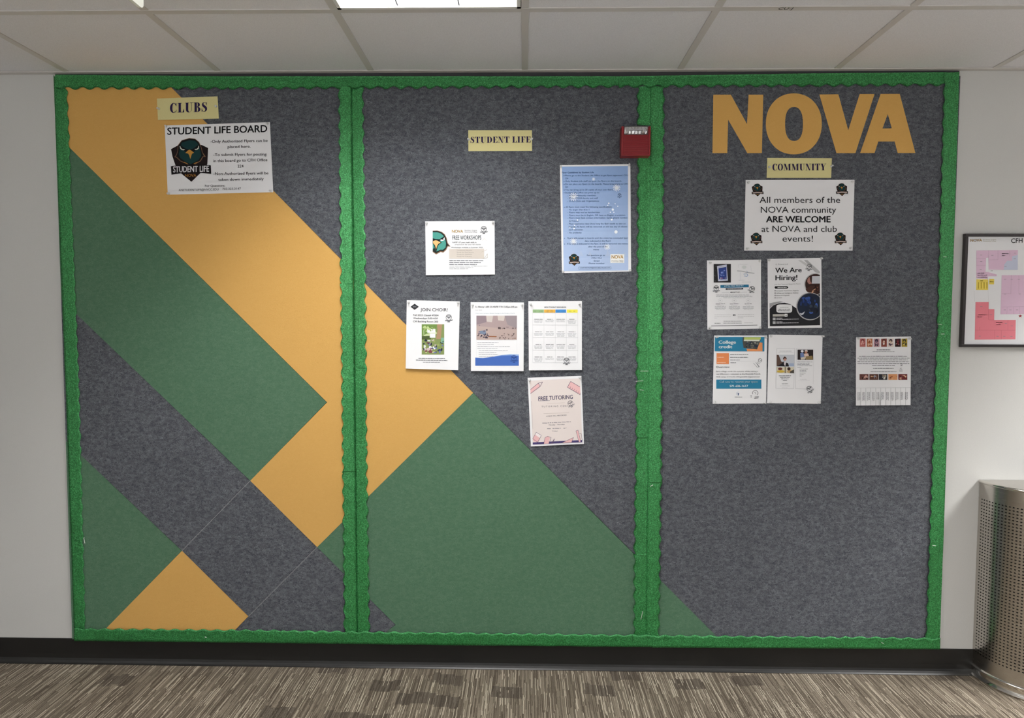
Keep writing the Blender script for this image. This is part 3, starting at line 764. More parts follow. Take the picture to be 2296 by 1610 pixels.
for t, x0, x1, b0, b1 in [('-Only Authorized Flyers can be', 905, 1670, 777, 764), ('placed here.', 1135, 1442, 848, 842), ('-To submit Flyers for posting', 945, 1655, 953, 946), ('in this board go to CFH Office', 945, 1667, 1035, 1022),
                          ('224', 1268, 1347, 1106, 1106), ('-Non-Authorized flyers will be', 945, 1680, 1208, 1198), ('taken down immediately', 1010, 1617, 1285, 1276), ('For Questions:', 832, 1100, 1366, 1362)]:
    s.text(t, x0, x1, b0, b1, 36 if t != 'For Questions:' else 28, '#26262e', .012)
s.text('ANSTUDENTLIFE@NVCC.EDU', 480, 1015, 1424, 1412, 28, '#33333a', .004).text('703.323.3147', 1065, 1312, 1408, 1402, 28, '#33333a', .004)
s.part('crest'); crest(s, 378, 713, 532).done()

F2 = FR(920, 270, 4.3516)
s = Sheet('heading_card', 'yellow card reading STUDENT LIFE high on the middle panel', [(565, 95), (1187, 95), (1188, 297), (567, 300)], F2, M_CARD, [(570, 188, 'at the left end of the yellow STUDENT LIFE card'), (1183, 185, 'at the right end of the yellow STUDENT LIFE card')], .003, cat='card', group='yellow heading cards', four=True)
s.part('lettering').serif('STUDENT LIFE', 585, 1174, 220, 216, 60, NAVY).done()
c = [(145, 985), (822, 980), (825, 1503), (152, 1510)]
s = Sheet('flyer', 'landscape white FREE WORKSHOPS flyer with teal hawk head, left of centre', c, F2, pins=corners([(160, 1002), (806, 1000)], 'FREE WORKSHOPS flyer'), bulge=.005, group='flyers on the middle panel')
s.part('hawk_logo')
s.poly([(218, 1076), (262, 1074), (305, 1086), (336, 1110), (355, 1148), (366, 1196), (392, 1230), (366, 1230), (352, 1262), (322, 1290), (296, 1284), (252, 1308), (218, 1284)], '#8a6a52', 1)
s.poly([(218, 1080), (262, 1079), (302, 1091), (331, 1114), (349, 1150), (360, 1198), (380, 1225), (360, 1224), (346, 1256), (320, 1280), (294, 1274), (252, 1298), (218, 1276)], '#1c2524', 2)
s.poly([(218, 1092), (262, 1091), (298, 1103), (322, 1124), (338, 1156), (348, 1200), (344, 1240), (318, 1262), (292, 1262), (256, 1278), (232, 1240), (218, 1262)], '#4d9a8e', 3)
s.poly([(218, 1150), (250, 1158), (285, 1160), (334, 1128), (336, 1150), (310, 1172), (282, 1176), (262, 1166), (218, 1172)], '#15191c', 4)
s.poly([(290, 1166), (318, 1158), (334, 1140), (336, 1162), (322, 1174), (300, 1176)], '#f3f3ef', 5).ell(318, 1160, 6, 6, '#15191c', 6, 8)
s.poly([(218, 1172), (240, 1162), (264, 1164), (306, 1192), (282, 1208), (268, 1226), (256, 1276), (240, 1250), (230, 1212), (218, 1204)], '#15191c', 5).poly([(222, 1178), (244, 1170), (262, 1172), (296, 1192), (274, 1204), (262, 1222), (252, 1256), (240, 1216), (222, 1198)], '#e7b678', 6)
s.part('heading_text').text('NOVA', 405, 515, 1095, 1095, 27, '#c2a262', .03).text('Northern Virginia', 530, 650, 1078, 1078, 12, '#55575c').text('Community College', 530, 652, 1094, 1094, 12, '#55575c')
s.text('FREE WORKSHOPS', 410, 692, 1164, 1162, 40, '#41545a', .012)
s.part('body_text').text('RAMP UP your math skills in', 412, 645, 1196, 1196, 13, '#3b3f45', .006).text('preparation for your fall classes', 435, 688, 1216, 1216, 12, '#4b4f55')
s.text('Workshops available in Summer 2025:', 398, 710, 1245, 1245, 11, '#3b3f45', .008)
s.rect(378, 1252, 720, 1350, '#cdc5bd', 1)
for i, t in enumerate(['Foundations Refresher', 'Ready for PreCalculus', 'Ready for Statistics', 'Ready for Calculus']): s.text(t, 455, (605, 618, 602, 600)[i], 1272 + 20 * i, 1272 + 20 * i, 10, '#8b8781')
for i in range(3): s.bars(380, (712, 688, 650)[i], 1372 + 19 * i, 8, '#5d6168')
for i in range(3): s.bars(380, (755, 615, 565)[i], 1424 + 13 * i, 4, '#8f9298')
s.line([(700, 1175), (722, 1152), (745, 1175)], 2, '#cfcac0').line([(725, 1340), (752, 1300), (752, 1340), (715, 1345)], 3, '#a79f92').line([(695, 1285), (750, 1260)], 3, '#b5ad9f')
s.part('approval_stamp').stamp(717, 1060, 27).done()

F3 = FR(1240, 260, 4.2385)
c = [(65, 468), (735, 457), (742, 1478), (85, 1493)]
s = Sheet('notice', 'blue flyer guidelines notice with snowflakes and white margin, below the fire strobe', c, F3, pins=corners([(76, 480), (724, 470), (730, 1468), (97, 1480)], 'blue guidelines notice', use=(0, 1, 2, 3)), bulge=.0015, cat='notice', four=True)
s.part('blue_field')
for i in range(8):
    t0, t1 = i / 8, (i + 1) / 8; mixc = lambda t: '#%02x%02x%02x' % tuple(int(a + (b - a) * t) for a, b in zip((140, 170, 216), (176, 195, 228)))
    xl = lambda t: 85 + 16 * t; xr = lambda t: 712 + 3 * t; yy = lambda t: 482 + t * 993
    s.grid([(xl(t0), yy(t0)), (xr(t0), yy(t0) - 7), (xr(t1), yy(t1) - 7), (xl(t1), yy(t1))], mixc((t0 + t1) / 2), 1, 4, 2)
for x, y, r_ in [(605, 683, 36), (195, 768, 42), (385, 600, 17), (195, 1192, 34), (515, 1245, 30)]:
    s.part('snowflake')
    for a in range(0, 180, 30): s.line([(x - r_ * math.cos(R(a)), y - r_ * math.sin(R(a))), (x + r_ * math.cos(R(a)), y + r_ * math.sin(R(a)))], r_ * .16, '#d9dfe6', 2)
    s.ell(x, y, r_ * .45, r_ * .45, '#d9dfe6', 2.3, 10)
s.part('snow_dots')
for x, y, r_ in [(598, 1102, 16), (558, 985, 9), (530, 830, 7), (590, 835, 5), (615, 858, 5), (568, 890, 11), (545, 915, 5), (578, 915, 5), (205, 1040, 6), (200, 1070, 8), (232, 990, 6), (520, 850, 6), (160, 1060, 5)]: s.ell(x, y, r_, r_, '#e3e9ee', 2, 10)
for x in (190, 265, 350, 520, 620, 680): s.poly([(x - 22, 1330), (x, 1262 + (x % 3) * 12), (x + 22, 1330)], '#aebfdd', 1.5)
s.part('body_text')
G = '#4d6a98'
s.text('Flyer Guidelines by Student Life', 85, 387, 545, 543, 15, '#35527f', .012, 4)
for t, x0, x1, b in [('Please go to the Student Life Office to get flyers approved. CFH', 115, 712, 573), ('224', 115, 145, 600), ('Only Student Life staff can post the flyers on the boards.', 115, 655, 627),
                     ('Do not place any flyers on the boards. Please bring them to CFH', 115, 712, 655), ('224', 115, 145, 682), ('You can bring up to 20 copies of your own flyers.', 115, 572, 709), ('Student Life Office can print up to:', 115, 440, 736),
                     ('- 20 for community members', 138, 410, 763), ('- 25 for NOVA faculty and staff', 138, 426, 789), ('- 20 for Clubs and Organizations', 138, 438, 816), ('All flyers must meet the following specifications:', 118, 562, 872),
                     ('- No larger than 8.5x11', 138, 347, 898), ('- Flyers may not be handwritten', 138, 446, 924), ('- Flyers must be in English, OR have an English translation', 138, 686, 951), ('- Flyers must have contact information: name, phone number,', 138, 712, 976),
                     ('& Website', 155, 242, 1005), ('- Flyer expiration date (how long the flyer needs to stay on', 138, 690, 1032), ('board). All flyers will be removed on the last day of classes', 150, 705, 1060), ('each semester.', 150, 290, 1088), ('- No profanity', 138, 272, 1116),
                     ('Flyers will remain in boards until the event has concluded (per', 135, 712, 1168), ('date indicated in the flyer)', 302, 548, 1195), ('If no date is indicated in the flyer, it will be removed two weeks', 135, 712, 1222), ('after the post of the', 335, 520, 1249), ('memo', 383, 437, 1276),
                     ('For questions go to:', 322, 496, 1331), ('CFH 224', 365, 460, 1358), ('Email', 388, 440, 1384), ('Phone number', 340, 490, 1408)]:
    s.text(t, x0, x1, b, b - (x1 - x0) * .003, 14, G, .004, 4)
for y in (568, 622, 650, 704, 731, 867, 1163, 1218): s.ell(101 + y * .007, y, 4, 4, G, 3, 8)
s.line([(243, 1436), (552, 1434), (552, 1454), (243, 1456), (243, 1436)], 2, '#4a628a', 2).text('ANSTUDENTLIFE@NVCC.EDU 703.323.3147', 258, 540, 1449, 1447, 9, '#2a3f63', .01, 4)
s.part('crest'); crest(s, 150, 1310, 104, False, '#231a18')
s.part('college_logo').rect(545, 1313, 677, 1397, '#f1f1ee', 2).text('NOVA', 556, 668, 1356, 1354, 32, '#c39b55', .03, 4).text('Northern Virginia', 556, 668, 1376, 1376, 9, '#35373c', 0, 4).text('Community College', 556, 668, 1389, 1389, 9, '#35373c', 0, 4)
s.part('approval_stamp').stamp(632, 752, 16, 0, '#33486f', '#4d6288').done()

F4 = FR(880, 650, 7.175)
c = [(230, 165), (1083, 185), (1058, 1293), (212, 1265)]
s = Sheet('flyer', 'white JOIN CHOIR! flyer with garden photo, over the orange felt', c, F4, pins=corners([(262, 200), (1062, 208)], 'JOIN CHOIR! flyer'), bulge=.009, group='flyers on the middle panel')
s.part('diamond_logo').poly([(290, 272), (357, 222), (424, 272), (357, 322)], '#34363b', 1).text('NOVA', 330, 386, 280, 280, 16, '#c9cbd0', .01, 3)
s.part('heading_text').text('JOIN CHOIR!', 450, 888, 342, 346, 50, '#3b3d44', .008)
s.part('body_text').text('Fall 2025 Class# 49504', 335, 740, 418, 422, 25, '#3b3d44', .014).text('Wednesdays 2:00-4:20', 333, 728, 467, 471, 25, '#3b3d44', .014).text('CM Building Room 203', 331, 733, 520, 524, 26, '#3b3d44', .014)
s.bars(418, 845, 1108, 11, '#5a5c63', 1112).bars(378, 882, 1135, 12, '#4a4c53', 1142).bars(490, 764, 1168, 11, '#6a6c73', 1170)
s.part('photo_print').photo(470, 553, 832, 1040, '#7f8f58', [('p', [(470, 553), (720, 553), (700, 620), (600, 690), (470, 740)], '#6f8c4a'), ('p', [(500, 640), (640, 600), (720, 700), (620, 760), (500, 740)], '#c4d0a0'),
     ('p', [(715, 553), (800, 553), (790, 640), (775, 790), (700, 790), (725, 650)], '#a5876b', 3), ('r', 560, 630, 690, 690, '#eef0ee', 3), ('r', 600, 700, 690, 770, '#e8ebee', 3), ('p', [(470, 745), (600, 740), (620, 790), (470, 800)], '#4d5c34', 3), ('r', 780, 770, 830, 850, '#7fae98', 3)])
s.crowd(475, 780, 830, 1035, ['#232a3c', '#39406a', '#6b76a8', '#c9b6b8', '#7a4550', '#d3d3a8', '#93a05f', '#2c3320', '#dfe2e6'], 46, 26, 3)
s.crowd(475, 560, 700, 700, ['#5f7d3c', '#8fa765', '#b7c98c'], 14, 26, 4, 2.2)
s.part('approval_stamp').stamp(905, 442, 45).done()
c = [(1257, 197), (2115, 203), (2110, 1307), (1262, 1305)]
s = Sheet('flyer', 'white history class flyer with old street print and blue wave foot', c, F4, pins=corners([(1293, 245), (2086, 242)], 'history class flyer'), bulge=.009, group='flyers on the middle panel')
s.part('body_text').text('S.I. History 1,600 123-4567B T TH 12:45pm-2:05 pm', 1333, 2008, 284, 286, 25, '#3a3c42', .02).text('Fall 2025', 1337, 1440, 333, 333, 14, '#a3a5aa')
s.part('print_line').text('Classroom content: Global Change in the Modern World', 1336, 1966, 384, 384, 15, '#96acb8')
for i, (x0, x1) in enumerate([(1365, 1705), (1365, 1628), (1365, 1890), (1365, 1690), (1388, 1855), (1388, 1672), (1388, 1700), (1388, 1640)]): s.bars(x0, x1, 850 + 32.5 * i, 9, '#a9abb2', unit=18)
s.line([(1350, 808), (1350, 1080)], 2, '#c9cbd0').line([(2002, 808), (2002, 1030)], 2, '#c9cbd0')
s.part('photo_print').photo(1350, 415, 2002, 803, '#a89696', [('p', [(1350, 415), (1500, 415), (1510, 520), (1350, 560)], '#8f8087'), ('p', [(1510, 415), (1620, 415), (1600, 520), (1520, 510)], '#c5bdb9'), ('p', [(1690, 415), (1810, 415), (1790, 500), (1700, 490)], '#c9c0bb'),
     ('p', [(1800, 415), (2002, 415), (2002, 620), (1850, 560)], '#968b90'), ('p', [(1350, 580), (2002, 640), (2002, 803), (1350, 803)], '#b3a09b'), ('p', [(1400, 660), (1500, 650), (1510, 720), (1410, 710)], '#76859c', 3), ('p', [(1530, 740), (1680, 745), (1670, 760), (1530, 755)], '#8a5a3a', 3)])
s.crowd(1355, 560, 1560, 800, ['#4a4455', '#6d6577', '#3a3440', '#8892a8'], 22, 15, 8); s.crowd(1680, 590, 1998, 640, ['#3f3438', '#5c4a4c'], 16, 11, 9); s.crowd(1700, 690, 1998, 800, ['#4a3f42', '#6b5a5a', '#7a5442'], 22, 12, 10)
s.part('blue_wave').poly([(1332, 1088), (1450, 1096), (1600, 1078), (1750, 1058), (1900, 1052), (2033, 1062), (2033, 1220), (1332, 1220)], '#4467b0', 1).poly([(1600, 1076), (1750, 1048), (1900, 1034), (2033, 1040), (2033, 1064), (1900, 1052), (1750, 1058)], '#8fabd6', 1)
s.part('approval_stamp').stamp(1955, 1095, 44, 0, '#223a72', '#2c467f').done()

F5 = FR(1160, 650, 4.35)
c = [(107, 110), (630, 108), (630, 782), (112, 785)]
s = Sheet('flyer', 'white new student resources flyer with a four-column colour-headed table', c, F5, pins=corners([(130, 140), (604, 138)], 'student resources flyer'), bulge=.009, group='flyers on the middle panel')
s.part('heading_text').text('NEW STUDENT RESOURCES', 262, 476, 175, 175, 12, '#3a3c42', .02)
s.part('resource_table')
for (x0, x1, cc) in [(150, 259, '#93b383'), (261, 370, '#e0ae4e'), (372, 475, '#4386c8'), (483, 588, '#ece25a')]:
    s.rect(x0, 192, x1, 222, cc, 1, 2)
s.bars(165, 245, 211, 6, '#6b8560').bars(285, 345, 204, 5, '#9c7a34').bars(283, 347, 217, 5, '#9c7a34').bars(500, 565, 211, 6, '#a59c34').bars(390, 455, 211, 6, '#2c66a4')
for y in (343, 466, 588, 710): s.line([(150, y), (590, y + 1)], 2, '#b5b8bb')
for x in (150, 260, 370, 478, 590): s.line([(x, 222), (x, 710)], 1.6, '#c8cacd')
for i, y in enumerate((285, 409, 531, 653)):
    for j, x in enumerate((205, 316, 424, 533)):
        rr = random.Random(i * 9 + j); w_ = rr.uniform(24, 44); s.bars(x - w_, x + w_, y + 4, 5, '#6d7075')
        for k in range(rr.choice((2, 3, 4))): s.bars(x - 44 + k * 3, x + 42 - k * 3, y + 17 + 9.5 * k, 3.5, '#b3b5b9')
s.part('approval_stamp').stamp(480, 688, 26).done()
c = [(100, 858), (625, 838), (650, 1502), (132, 1527)]
s = Sheet('flyer', 'pale pink FREE TUTORING flyer with drawn pencil and ruler, lowest on the middle panel', c, F5, pins=corners([(122, 882), (610, 856)], 'FREE TUTORING flyer'), bulge=.004, group='flyers on the middle panel')
s.part('pink_field').grid([(122, 885), (612, 862), (632, 1488), (150, 1508)], '#e2d8d5', 1, 5, 6)
s.part('heading_text').text('FREE TUTORING', 205, 541, 1080, 1062, 38, '#4c4569', .016).line([(205, 1084), (317, 1079)], 3, '#4c4569', 2)
s.line([(290, 1108), (463, 1100)], 2, '#b5a79c', 2).text('TUTORING CENTER', 236, 538, 1147, 1138, 15, '#5a5563', .004, 2, 1.5)
s.part('body_text').line([(255, 1208), (505, 1197)], 2, '#a89c94', 2).text('HYBRID FALL RECORDED', 282, 480, 1238, 1226, 10, '#55505c', .012)
s.bars(243, 522, 1303, 8, '#8f8890', 1289).text('Monday - Thursday', 308, 462, 1323, 1316, 10, '#5a5563', .012).bars(290, 478, 1357, 8, '#8f8890', 1350).text('Fridays', 344, 392, 1382, 1380, 10, '#5a5563', .01)
s.line([(138, 1085), (152, 1355)], 2, '#a39da3', 2)
s.part('pencil_drawing')
OL = '#5c4a63'; PK = '#e6b9bb'
s.poly([(128, 975), (205, 912), (222, 940), (128, 1010)], PK, 2).line([(128, 972), (205, 910), (246, 898), (222, 942), (128, 1012)], 4, OL, 3).line([(205, 910), (222, 942)], 3, OL, 3)
s.part('ruler_drawing')
s.poly([(488, 950), (520, 893), (612, 948), (615, 1022)], PK, 2).line([(615, 1024), (488, 950), (520, 893), (610, 946)], 4, OL, 3)
for k in range(6): s.line([(512 + 19 * k, 962 + 12 * k), (520 + 19 * k, 944 + 12 * k)], 3, OL, 3)
s.part('purple_band')
s.grid([(150, 1488), (632, 1464), (633, 1486), (150, 1509)], '#4a4070', 2, 4, 1)
s.part('eraser_drawing')
s.poly([(150, 1452), (185, 1388), (234, 1420), (198, 1486), (158, 1478)], PK, 3).poly([(172, 1412), (188, 1386), (234, 1420), (220, 1446)], '#efe6e6', 4).line([(150, 1452), (185, 1388), (234, 1420), (198, 1486), (150, 1452)], 3, OL, 5)
s.part('marker_drawing')
s.poly([(258, 1502), (270, 1440), (296, 1428), (318, 1440), (305, 1500)], PK, 3).line([(258, 1502), (270, 1440), (296, 1428), (330, 1440), (308, 1500)], 3, OL, 5).line([(330, 1500), (362, 1452), (345, 1500)], 4, OL, 5)
s.part('triangle_drawing')
s.poly([(430, 1494), (548, 1440), (528, 1488)], PK, 3).line([(430, 1494), (548, 1440), (528, 1488), (430, 1494)], 3, OL, 5)
s.part('pen_drawing')
s.poly([(572, 1375), (592, 1368), (618, 1480), (600, 1484)], PK, 3).line([(600, 1484), (572, 1375), (592, 1368), (618, 1480)], 3, OL, 5).line([(605, 1400), (622, 1402), (634, 1470)], 3, OL, 5)
s.part('approval_stamp').stamp(517, 1105, 25, -22, '#57545c', '#7f7c84').done()

s = Sheet('heading_card', 'yellow card reading COMMUNITY below the big NOVA letters', [(662, 677), (1260, 680), (1254, 863), (656, 863)], F6, M_CARD, [(680, 762, 'at the left end of the yellow COMMUNITY card'), (1252, 757, 'at the right end of the yellow COMMUNITY card')], .0015, cat='card', group='yellow heading cards')
s.part('lettering').serif('COMMUNITY', 710, 1208, 794, 792, 62, NAVY).done()
c = [(462, 882), (1470, 880), (1452, 1535), (448, 1535)]
s = Sheet('notice', 'large white notice reading All members of the NOVA community ARE WELCOME', c, F6, pins=corners([(484, 908), (1446, 900), (1430, 1514), (472, 1518)], 'ARE WELCOME notice', use=(0, 1, 2, 3)), bulge=.0015, cat='notice', four=True)
s.part('body_text')
for t, x0, x1, b, bo in [('All members of the', 590, 1337, 1094, 0), ('NOVA community', 602, 1300, 1185, 0), ('ARE WELCOME', 650, 1249, 1273, .03), ('at NOVA and club', 610, 1306, 1362, 0), ('events!', 803, 1085, 1452, 0)]:
    s.text(t, x0, x1, b, b, 56, '#17171c', bo)
for x, y, nm in [(518, 915, 0), (1300, 912, 0), (508, 1369, 0), (1287, 1368, 0)]: s.part('crest'); crest(s, x, y, 108, False)
s.done()

F7 = FR(1570, 560, 7.917)
c = [(120, 190), (1078, 175), (1082, 1400), (127, 1417)]
s = Sheet('flyer', 'white food pantry flyer with dark photo and blue banner, below the ARE WELCOME notice', c, F7, pins=corners([(172, 232), (1058, 200), (1062, 1380), (158, 1388)], 'food pantry flyer', use=(0, 1, 2, 3)), bulge=.003, group='flyers on the right panel', four=True)
s.part('photo_print').photo(240, 252, 545, 582, '#2b2b2e', [('p', [(300, 290), (470, 262), (492, 548), (318, 560)], '#c8cde0'), ('p', [(322, 310), (465, 290), (470, 525), (335, 530)], '#33488c', 3), ('p', [(300, 320), (460, 292), (462, 302), (300, 332)], '#e6e8f0', 4)])
s.crowd(330, 340, 465, 480, ['#5a70b8', '#8ea0d8', '#26366e', '#6f86c8'], 16, 16, 21, 4); s.crowd(335, 490, 460, 528, ['#c8a8b4', '#b05a60', '#d8d8e4'], 8, 10, 22, 4); s.crowd(244, 256, 300, 575, ['#4a4844', '#5c5a58'], 10, 11, 23, 2)
s.part('map_print').line([(655, 375), (740, 380), (835, 405), (962, 417)], 9, '#8b9094', 1).line([(830, 375), (835, 408)], 6, '#5b7fb0', 2).line([(770, 435), (830, 430), (848, 450), (830, 472), (780, 465)], 8, '#7295c4', 2).line([(710, 400), (712, 530)], 3, '#b9c3cf', 1).line([(680, 540), (790, 538)], 4, '#b5bcc4', 1).line([(680, 260), (680, 320)], 3, '#c4c9cf', 1).line([(900, 280), (905, 380)], 3, '#c4c9cf', 1)
s.bars(700, 850, 262, 4, '#b9bcc0').bars(740, 900, 575, 5, '#c0c3c8').ell(780, 310, 40, 30, '#d8dddd', 1)
s.part('blue_banner').grid([(358, 628), (862, 618), (863, 668), (358, 677)], '#2f7396', 1, 4, 1).text('LITTLE FREE PANTRY', 430, 772, 660, 650, 24, '#e8f2f8', .02, 3).grid([(452, 684), (763, 678), (763, 704), (452, 710)], '#22262c', 1, 3, 1).bars(485, 735, 700, 8, '#d0d4da', 694, layer=2)
s.part('body_text').text('ABOUT US', 527, 697, 768, 766, 24, '#33353b', .02, 2, 1.0, .15).line([(380, 757), (510, 757)], 3, '#77797f').line([(700, 755), (830, 752)], 3, '#77797f')
for i, (x0, x1) in enumerate([(280, 865), (290, 905), (280, 925), (410, 805)]): s.bars(x0, x1, 804 + 17 * i, 6, '#8c8e94', unit=20)
for x in (355, 603, 850): s.ringline(x, 903, 36, 36, 2.5, '#c2c4c8').line([(x - 8, 905), (x + 8, 905)], 5, '#6a6c70').line([(x - 6, 893), (x + 6, 893)], 4, '#8a8c90')
for x0, x1 in ((275, 440), (525, 688), (790, 914)):
    s.bars(x0, x1, 968, 9, '#4c4e55', 964, unit=20).bars(x0 + 25, x1 - 25, 990, 4, '#9b9da2')
    m_ = (x0 + x1) / 2
    for k in range(4): s.bars(m_ - 96 + (18 if k == 3 else 0), m_ + 96 - (18 if k == 3 else 0), 1012 + 16 * k, 6, '#9b9da2', unit=22)
for k in range(3): s.bars(250, (545, 545, 300)[k], 1156 + 34 * k - (0 if k < 2 else 10), 4, '#aaacb0').bars(668, (955, 955, 770)[k], 1150 + 34 * k - (0 if k < 2 else 6), 5, '#a0a2a6')
s.poly([(583, 1148), (602, 1148), (600, 1172), (583, 1172)], '#3c3e44', 2).poly([(605, 1148), (624, 1148), (624, 1172), (608, 1172)], '#3c3e44', 2)
s.bars(415, 735, 1272, 9, '#8a8c92').bars(255, 360, 1310, 9, '#55575e').bars(410, 735, 1307, 9, '#66686e').bars(785, 935, 1300, 6, '#8a8c92').grid([(195, 1348), (1015, 1334), (1015, 1342), (195, 1357)], '#55575c', 1, 4, 1)
s.part('approval_stamp').stamp(285, 680, 46, 0, '#2f3136', '#5f6167'); s.part('approval_stamp').stamp(922, 692, 46, 28, '#2f3136', '#5f6167').done()

c = [(1195, 163), (2150, 143), (2160, 1385), (1203, 1395)]
s = Sheet('flyer', 'black and white We Are Hiring! flyer with two round photos', c, F7, pins=corners([(1225, 188), (2148, 152)], 'We Are Hiring! flyer'), bulge=.003, group='flyers on the right panel')
s.part('heading_text').text('We Are', 1332, 1802, 408, 398, 84, '#1b1c20', .02).text('Hiring!', 1335, 1726, 542, 532, 86, '#1b1c20', .02).text('Powered', 1382, 1552, 272, 268, 26, '#9a9ca1', .0).line([(1335, 262), (1352, 250), (1360, 275)], 5, '#9a9ca1')
s.part('body_text').text('Join Our Team and Shape the Future', 1322, 1780, 625, 612, 16, '#77797f')
for i, t in enumerate(['Computer Automation Engineer', 'AI/Data and Intelligence Analysts', 'Network Engineer', 'AI Intern']):
    y = 738 + 42 * i; s.poly([(1320, y - 20), (1340, y - 20), (1340, y), (1320, y)], '#8b8d92', 1).text(t, 1350, (1752, 1742, 1588, 1450)[i], y, y - 6, 17, '#5b5d63', .006)
s.part('black_label').poly([(1318, 665), (1332, 648), (1545, 648), (1565, 668), (1545, 690), (1332, 692)], '#1d1e22', 1).bars(1372, 1535, 676, 10, '#d6d8dc', layer=2)
s.part('dark_field').poly([(1232, 1050), (1300, 985), (1400, 950), (1500, 940), (1600, 968), (1700, 1035), (1790, 1060), (1900, 900), (2125, 780), (2128, 1340), (1236, 1358)], '#232327', 1)
s.poly([(1230, 950), (1300, 935), (1420, 915), (1480, 930), (1400, 945), (1300, 980), (1232, 1040)], '#a6a7aa', 2).poly([(1735, 185), (1790, 185), (1900, 250), (1880, 290)], '#cfd0d2', 1).poly([(1840, 182), (1900, 182), (2125, 390), (2125, 420), (2050, 400)], '#b7b8bb', 1)
s.part('text_box').poly(ell(1492, 1045, 140, 74, 32, 5), '#e9eaec', 3).bars(1418, 1568, 1026, 9, '#8b8d92', layer=4).bars(1390, 1595, 1065, 15, '#77797e', layer=4).bars(1378, 1600, 1088, 13, '#5c5e63', layer=4)
s.poly([(1288, 1145), (1500, 1142), (1500, 1182), (1288, 1186)], '#b5b3ae', 3).poly([(1500, 1138), (1548, 1138), (1548, 1186), (1500, 1188)], '#f0f0f0', 3).poly([(1515, 1155), (1535, 1155), (1535, 1172), (1515, 1172)], '#222222', 4)
for y in (1228, 1294): s.poly([(1288, y - 22), (1338, y - 22), (1338, y + 22), (1288, y + 22)], '#b9babd', 3).bars(1352, 1460, y - 8, 11, '#e5e6e8', layer=3).bars(1352, 1750, y + 14, 11, '#c9cacd', y + 6, layer=3)
def chord(cx, cy, r_, xm, n=40, fz=1.0): return [(min(xm, x), y) for x, y in ell(cx, cy, r_, r_ * fz, n)]
s.part('round_photo').poly(chord(2040, 612, 192, 2126), '#b3b3b4', 4).poly(chord(2044, 612, 180, 2124), '#3a2622', 5).poly([(1988, 470), (2124, 468), (2124, 600), (1980, 602)], '#c9ccd2', 6).poly([(1905, 520), (1940, 480), (1955, 560), (1985, 600), (1930, 610), (1900, 570)], '#a87a70', 6).poly([(1870, 700), (1960, 640), (2110, 650), (2050, 760), (1960, 770), (1890, 740)], '#4a3028', 6).poly([(1965, 775), (2010, 700), (2050, 690), (2040, 720), (1990, 780)], '#c69a7c', 7)
s.crowd(1990, 620, 2118, 760, ['#2a1a18', '#6e4434', '#1c1212'], 14, 16, 31, 7)
s.part('round_photo').poly(chord(1950, 1005, 246, 2126), '#b3b3b4', 7).poly(chord(1955, 1003, 232, 2124), '#1f2739', 8)
s.crowd(1770, 810, 2060, 1010, ['#27407a', '#1c2c58', '#16203c', '#345396'], 26, 34, 32, 9); s.crowd(1900, 920, 2110, 1160, ['#17181f', '#1f2230', '#35414f', '#3e5fb0'], 20, 34, 33, 10); s.poly([(1760, 1120), (1800, 1130), (1860, 1095), (1830, 1150), (1790, 1160)], '#c8ccd4', 12)
s.part('approval_stamp').stamp(1935, 298, 45, 8).done()

F8 = FR(1570, 740, 7.917)
TE = '#2b7c9f'
c = [(248, 97), (1187, 97), (1170, 1305), (220, 1310)]
s = Sheet('flyer', 'teal-headed College credit flyer, lower left of the right panel', c, F8, pins=corners([(288, 128), (1155, 125), (1140, 1285), (258, 1278)], 'College credit flyer', use=(0, 1, 2, 3)), bulge=.003, group='flyers on the right panel', four=True)
s.part('teal_header').grid([(262, 122), (1140, 122), (1138, 380), (256, 378)], TE, 1, 5, 3).text('College', 325, 635, 243, 243, 56, '#eef5f7', .035, 4).text('credit', 327, 570, 322, 322, 52, '#eef5f7', .035, 4).poly([(1010, 215), (1105, 225), (1105, 378), (835, 378), (820, 330), (1000, 340)], '#e0935f', 2)
s.part('photo_print').poly([(755, 128), (1078, 128), (1060, 210), (1010, 345), (770, 315), (752, 200)], '#4a4d4a', 3).poly([(780, 128), (1078, 128), (1070, 170), (780, 172)], '#b4c26a', 4).poly([(775, 172), (1060, 172), (1050, 200), (775, 195)], '#d9dccf', 4)
s.crowd(765, 190, 1040, 330, ['#22252c', '#3b3f44', '#6b6d66', '#8a8c84', '#20304a'], 34, 20, 41, 5)
s.part('orange_box').rect(290, 412, 510, 605, '#e08a58', 1, 2).bars(305, 425, 488, 9, '#f3d3bf', layer=2).bars(302, 452, 584, 10, '#f3d3bf', layer=2)
s.part('body_text')
for i, x1 in enumerate((858, 850, 703, 635)): s.bars(530 + 6 * (i == 3), x1, 442 + 48 * i, 11, '#55575d', unit=18)
s.line([(640, 560), (980, 552)], 2, '#bfc1c5').text('Overview', 282, 520, 674, 672, 34, '#55575d', .003)
s.text('Earn college credit this summer while making a', 280, 1028, 745, 743, 22, '#66686e', .003).text('real difference—volunteer at the Riverside Friends', 282, 1068, 792, 790, 22, '#66686e', .003).text('Club camp and build unforgettable experiences!', 284, 1052, 841, 840, 22, '#66686e', .003)
s.bars(612, 748, 1194, 10, '#66686e').ringline(672, 1130, 28, 28, 4, '#5c87b0', 2, 14, 60, 300).poly([(662, 1120), (690, 1120), (686, 1142), (680, 1162), (674, 1162)], '#2d4d73', 2)
s.part('teal_banner').rect(285, 880, 1086, 1042, TE, 1, 3).text('Call now to reserve your space', 345, 1020, 936, 934, 34, '#d9edf4', .01, 3).text('571-626-1617', 522, 850, 1012, 1010, 34, '#eef7fa', .035, 3)
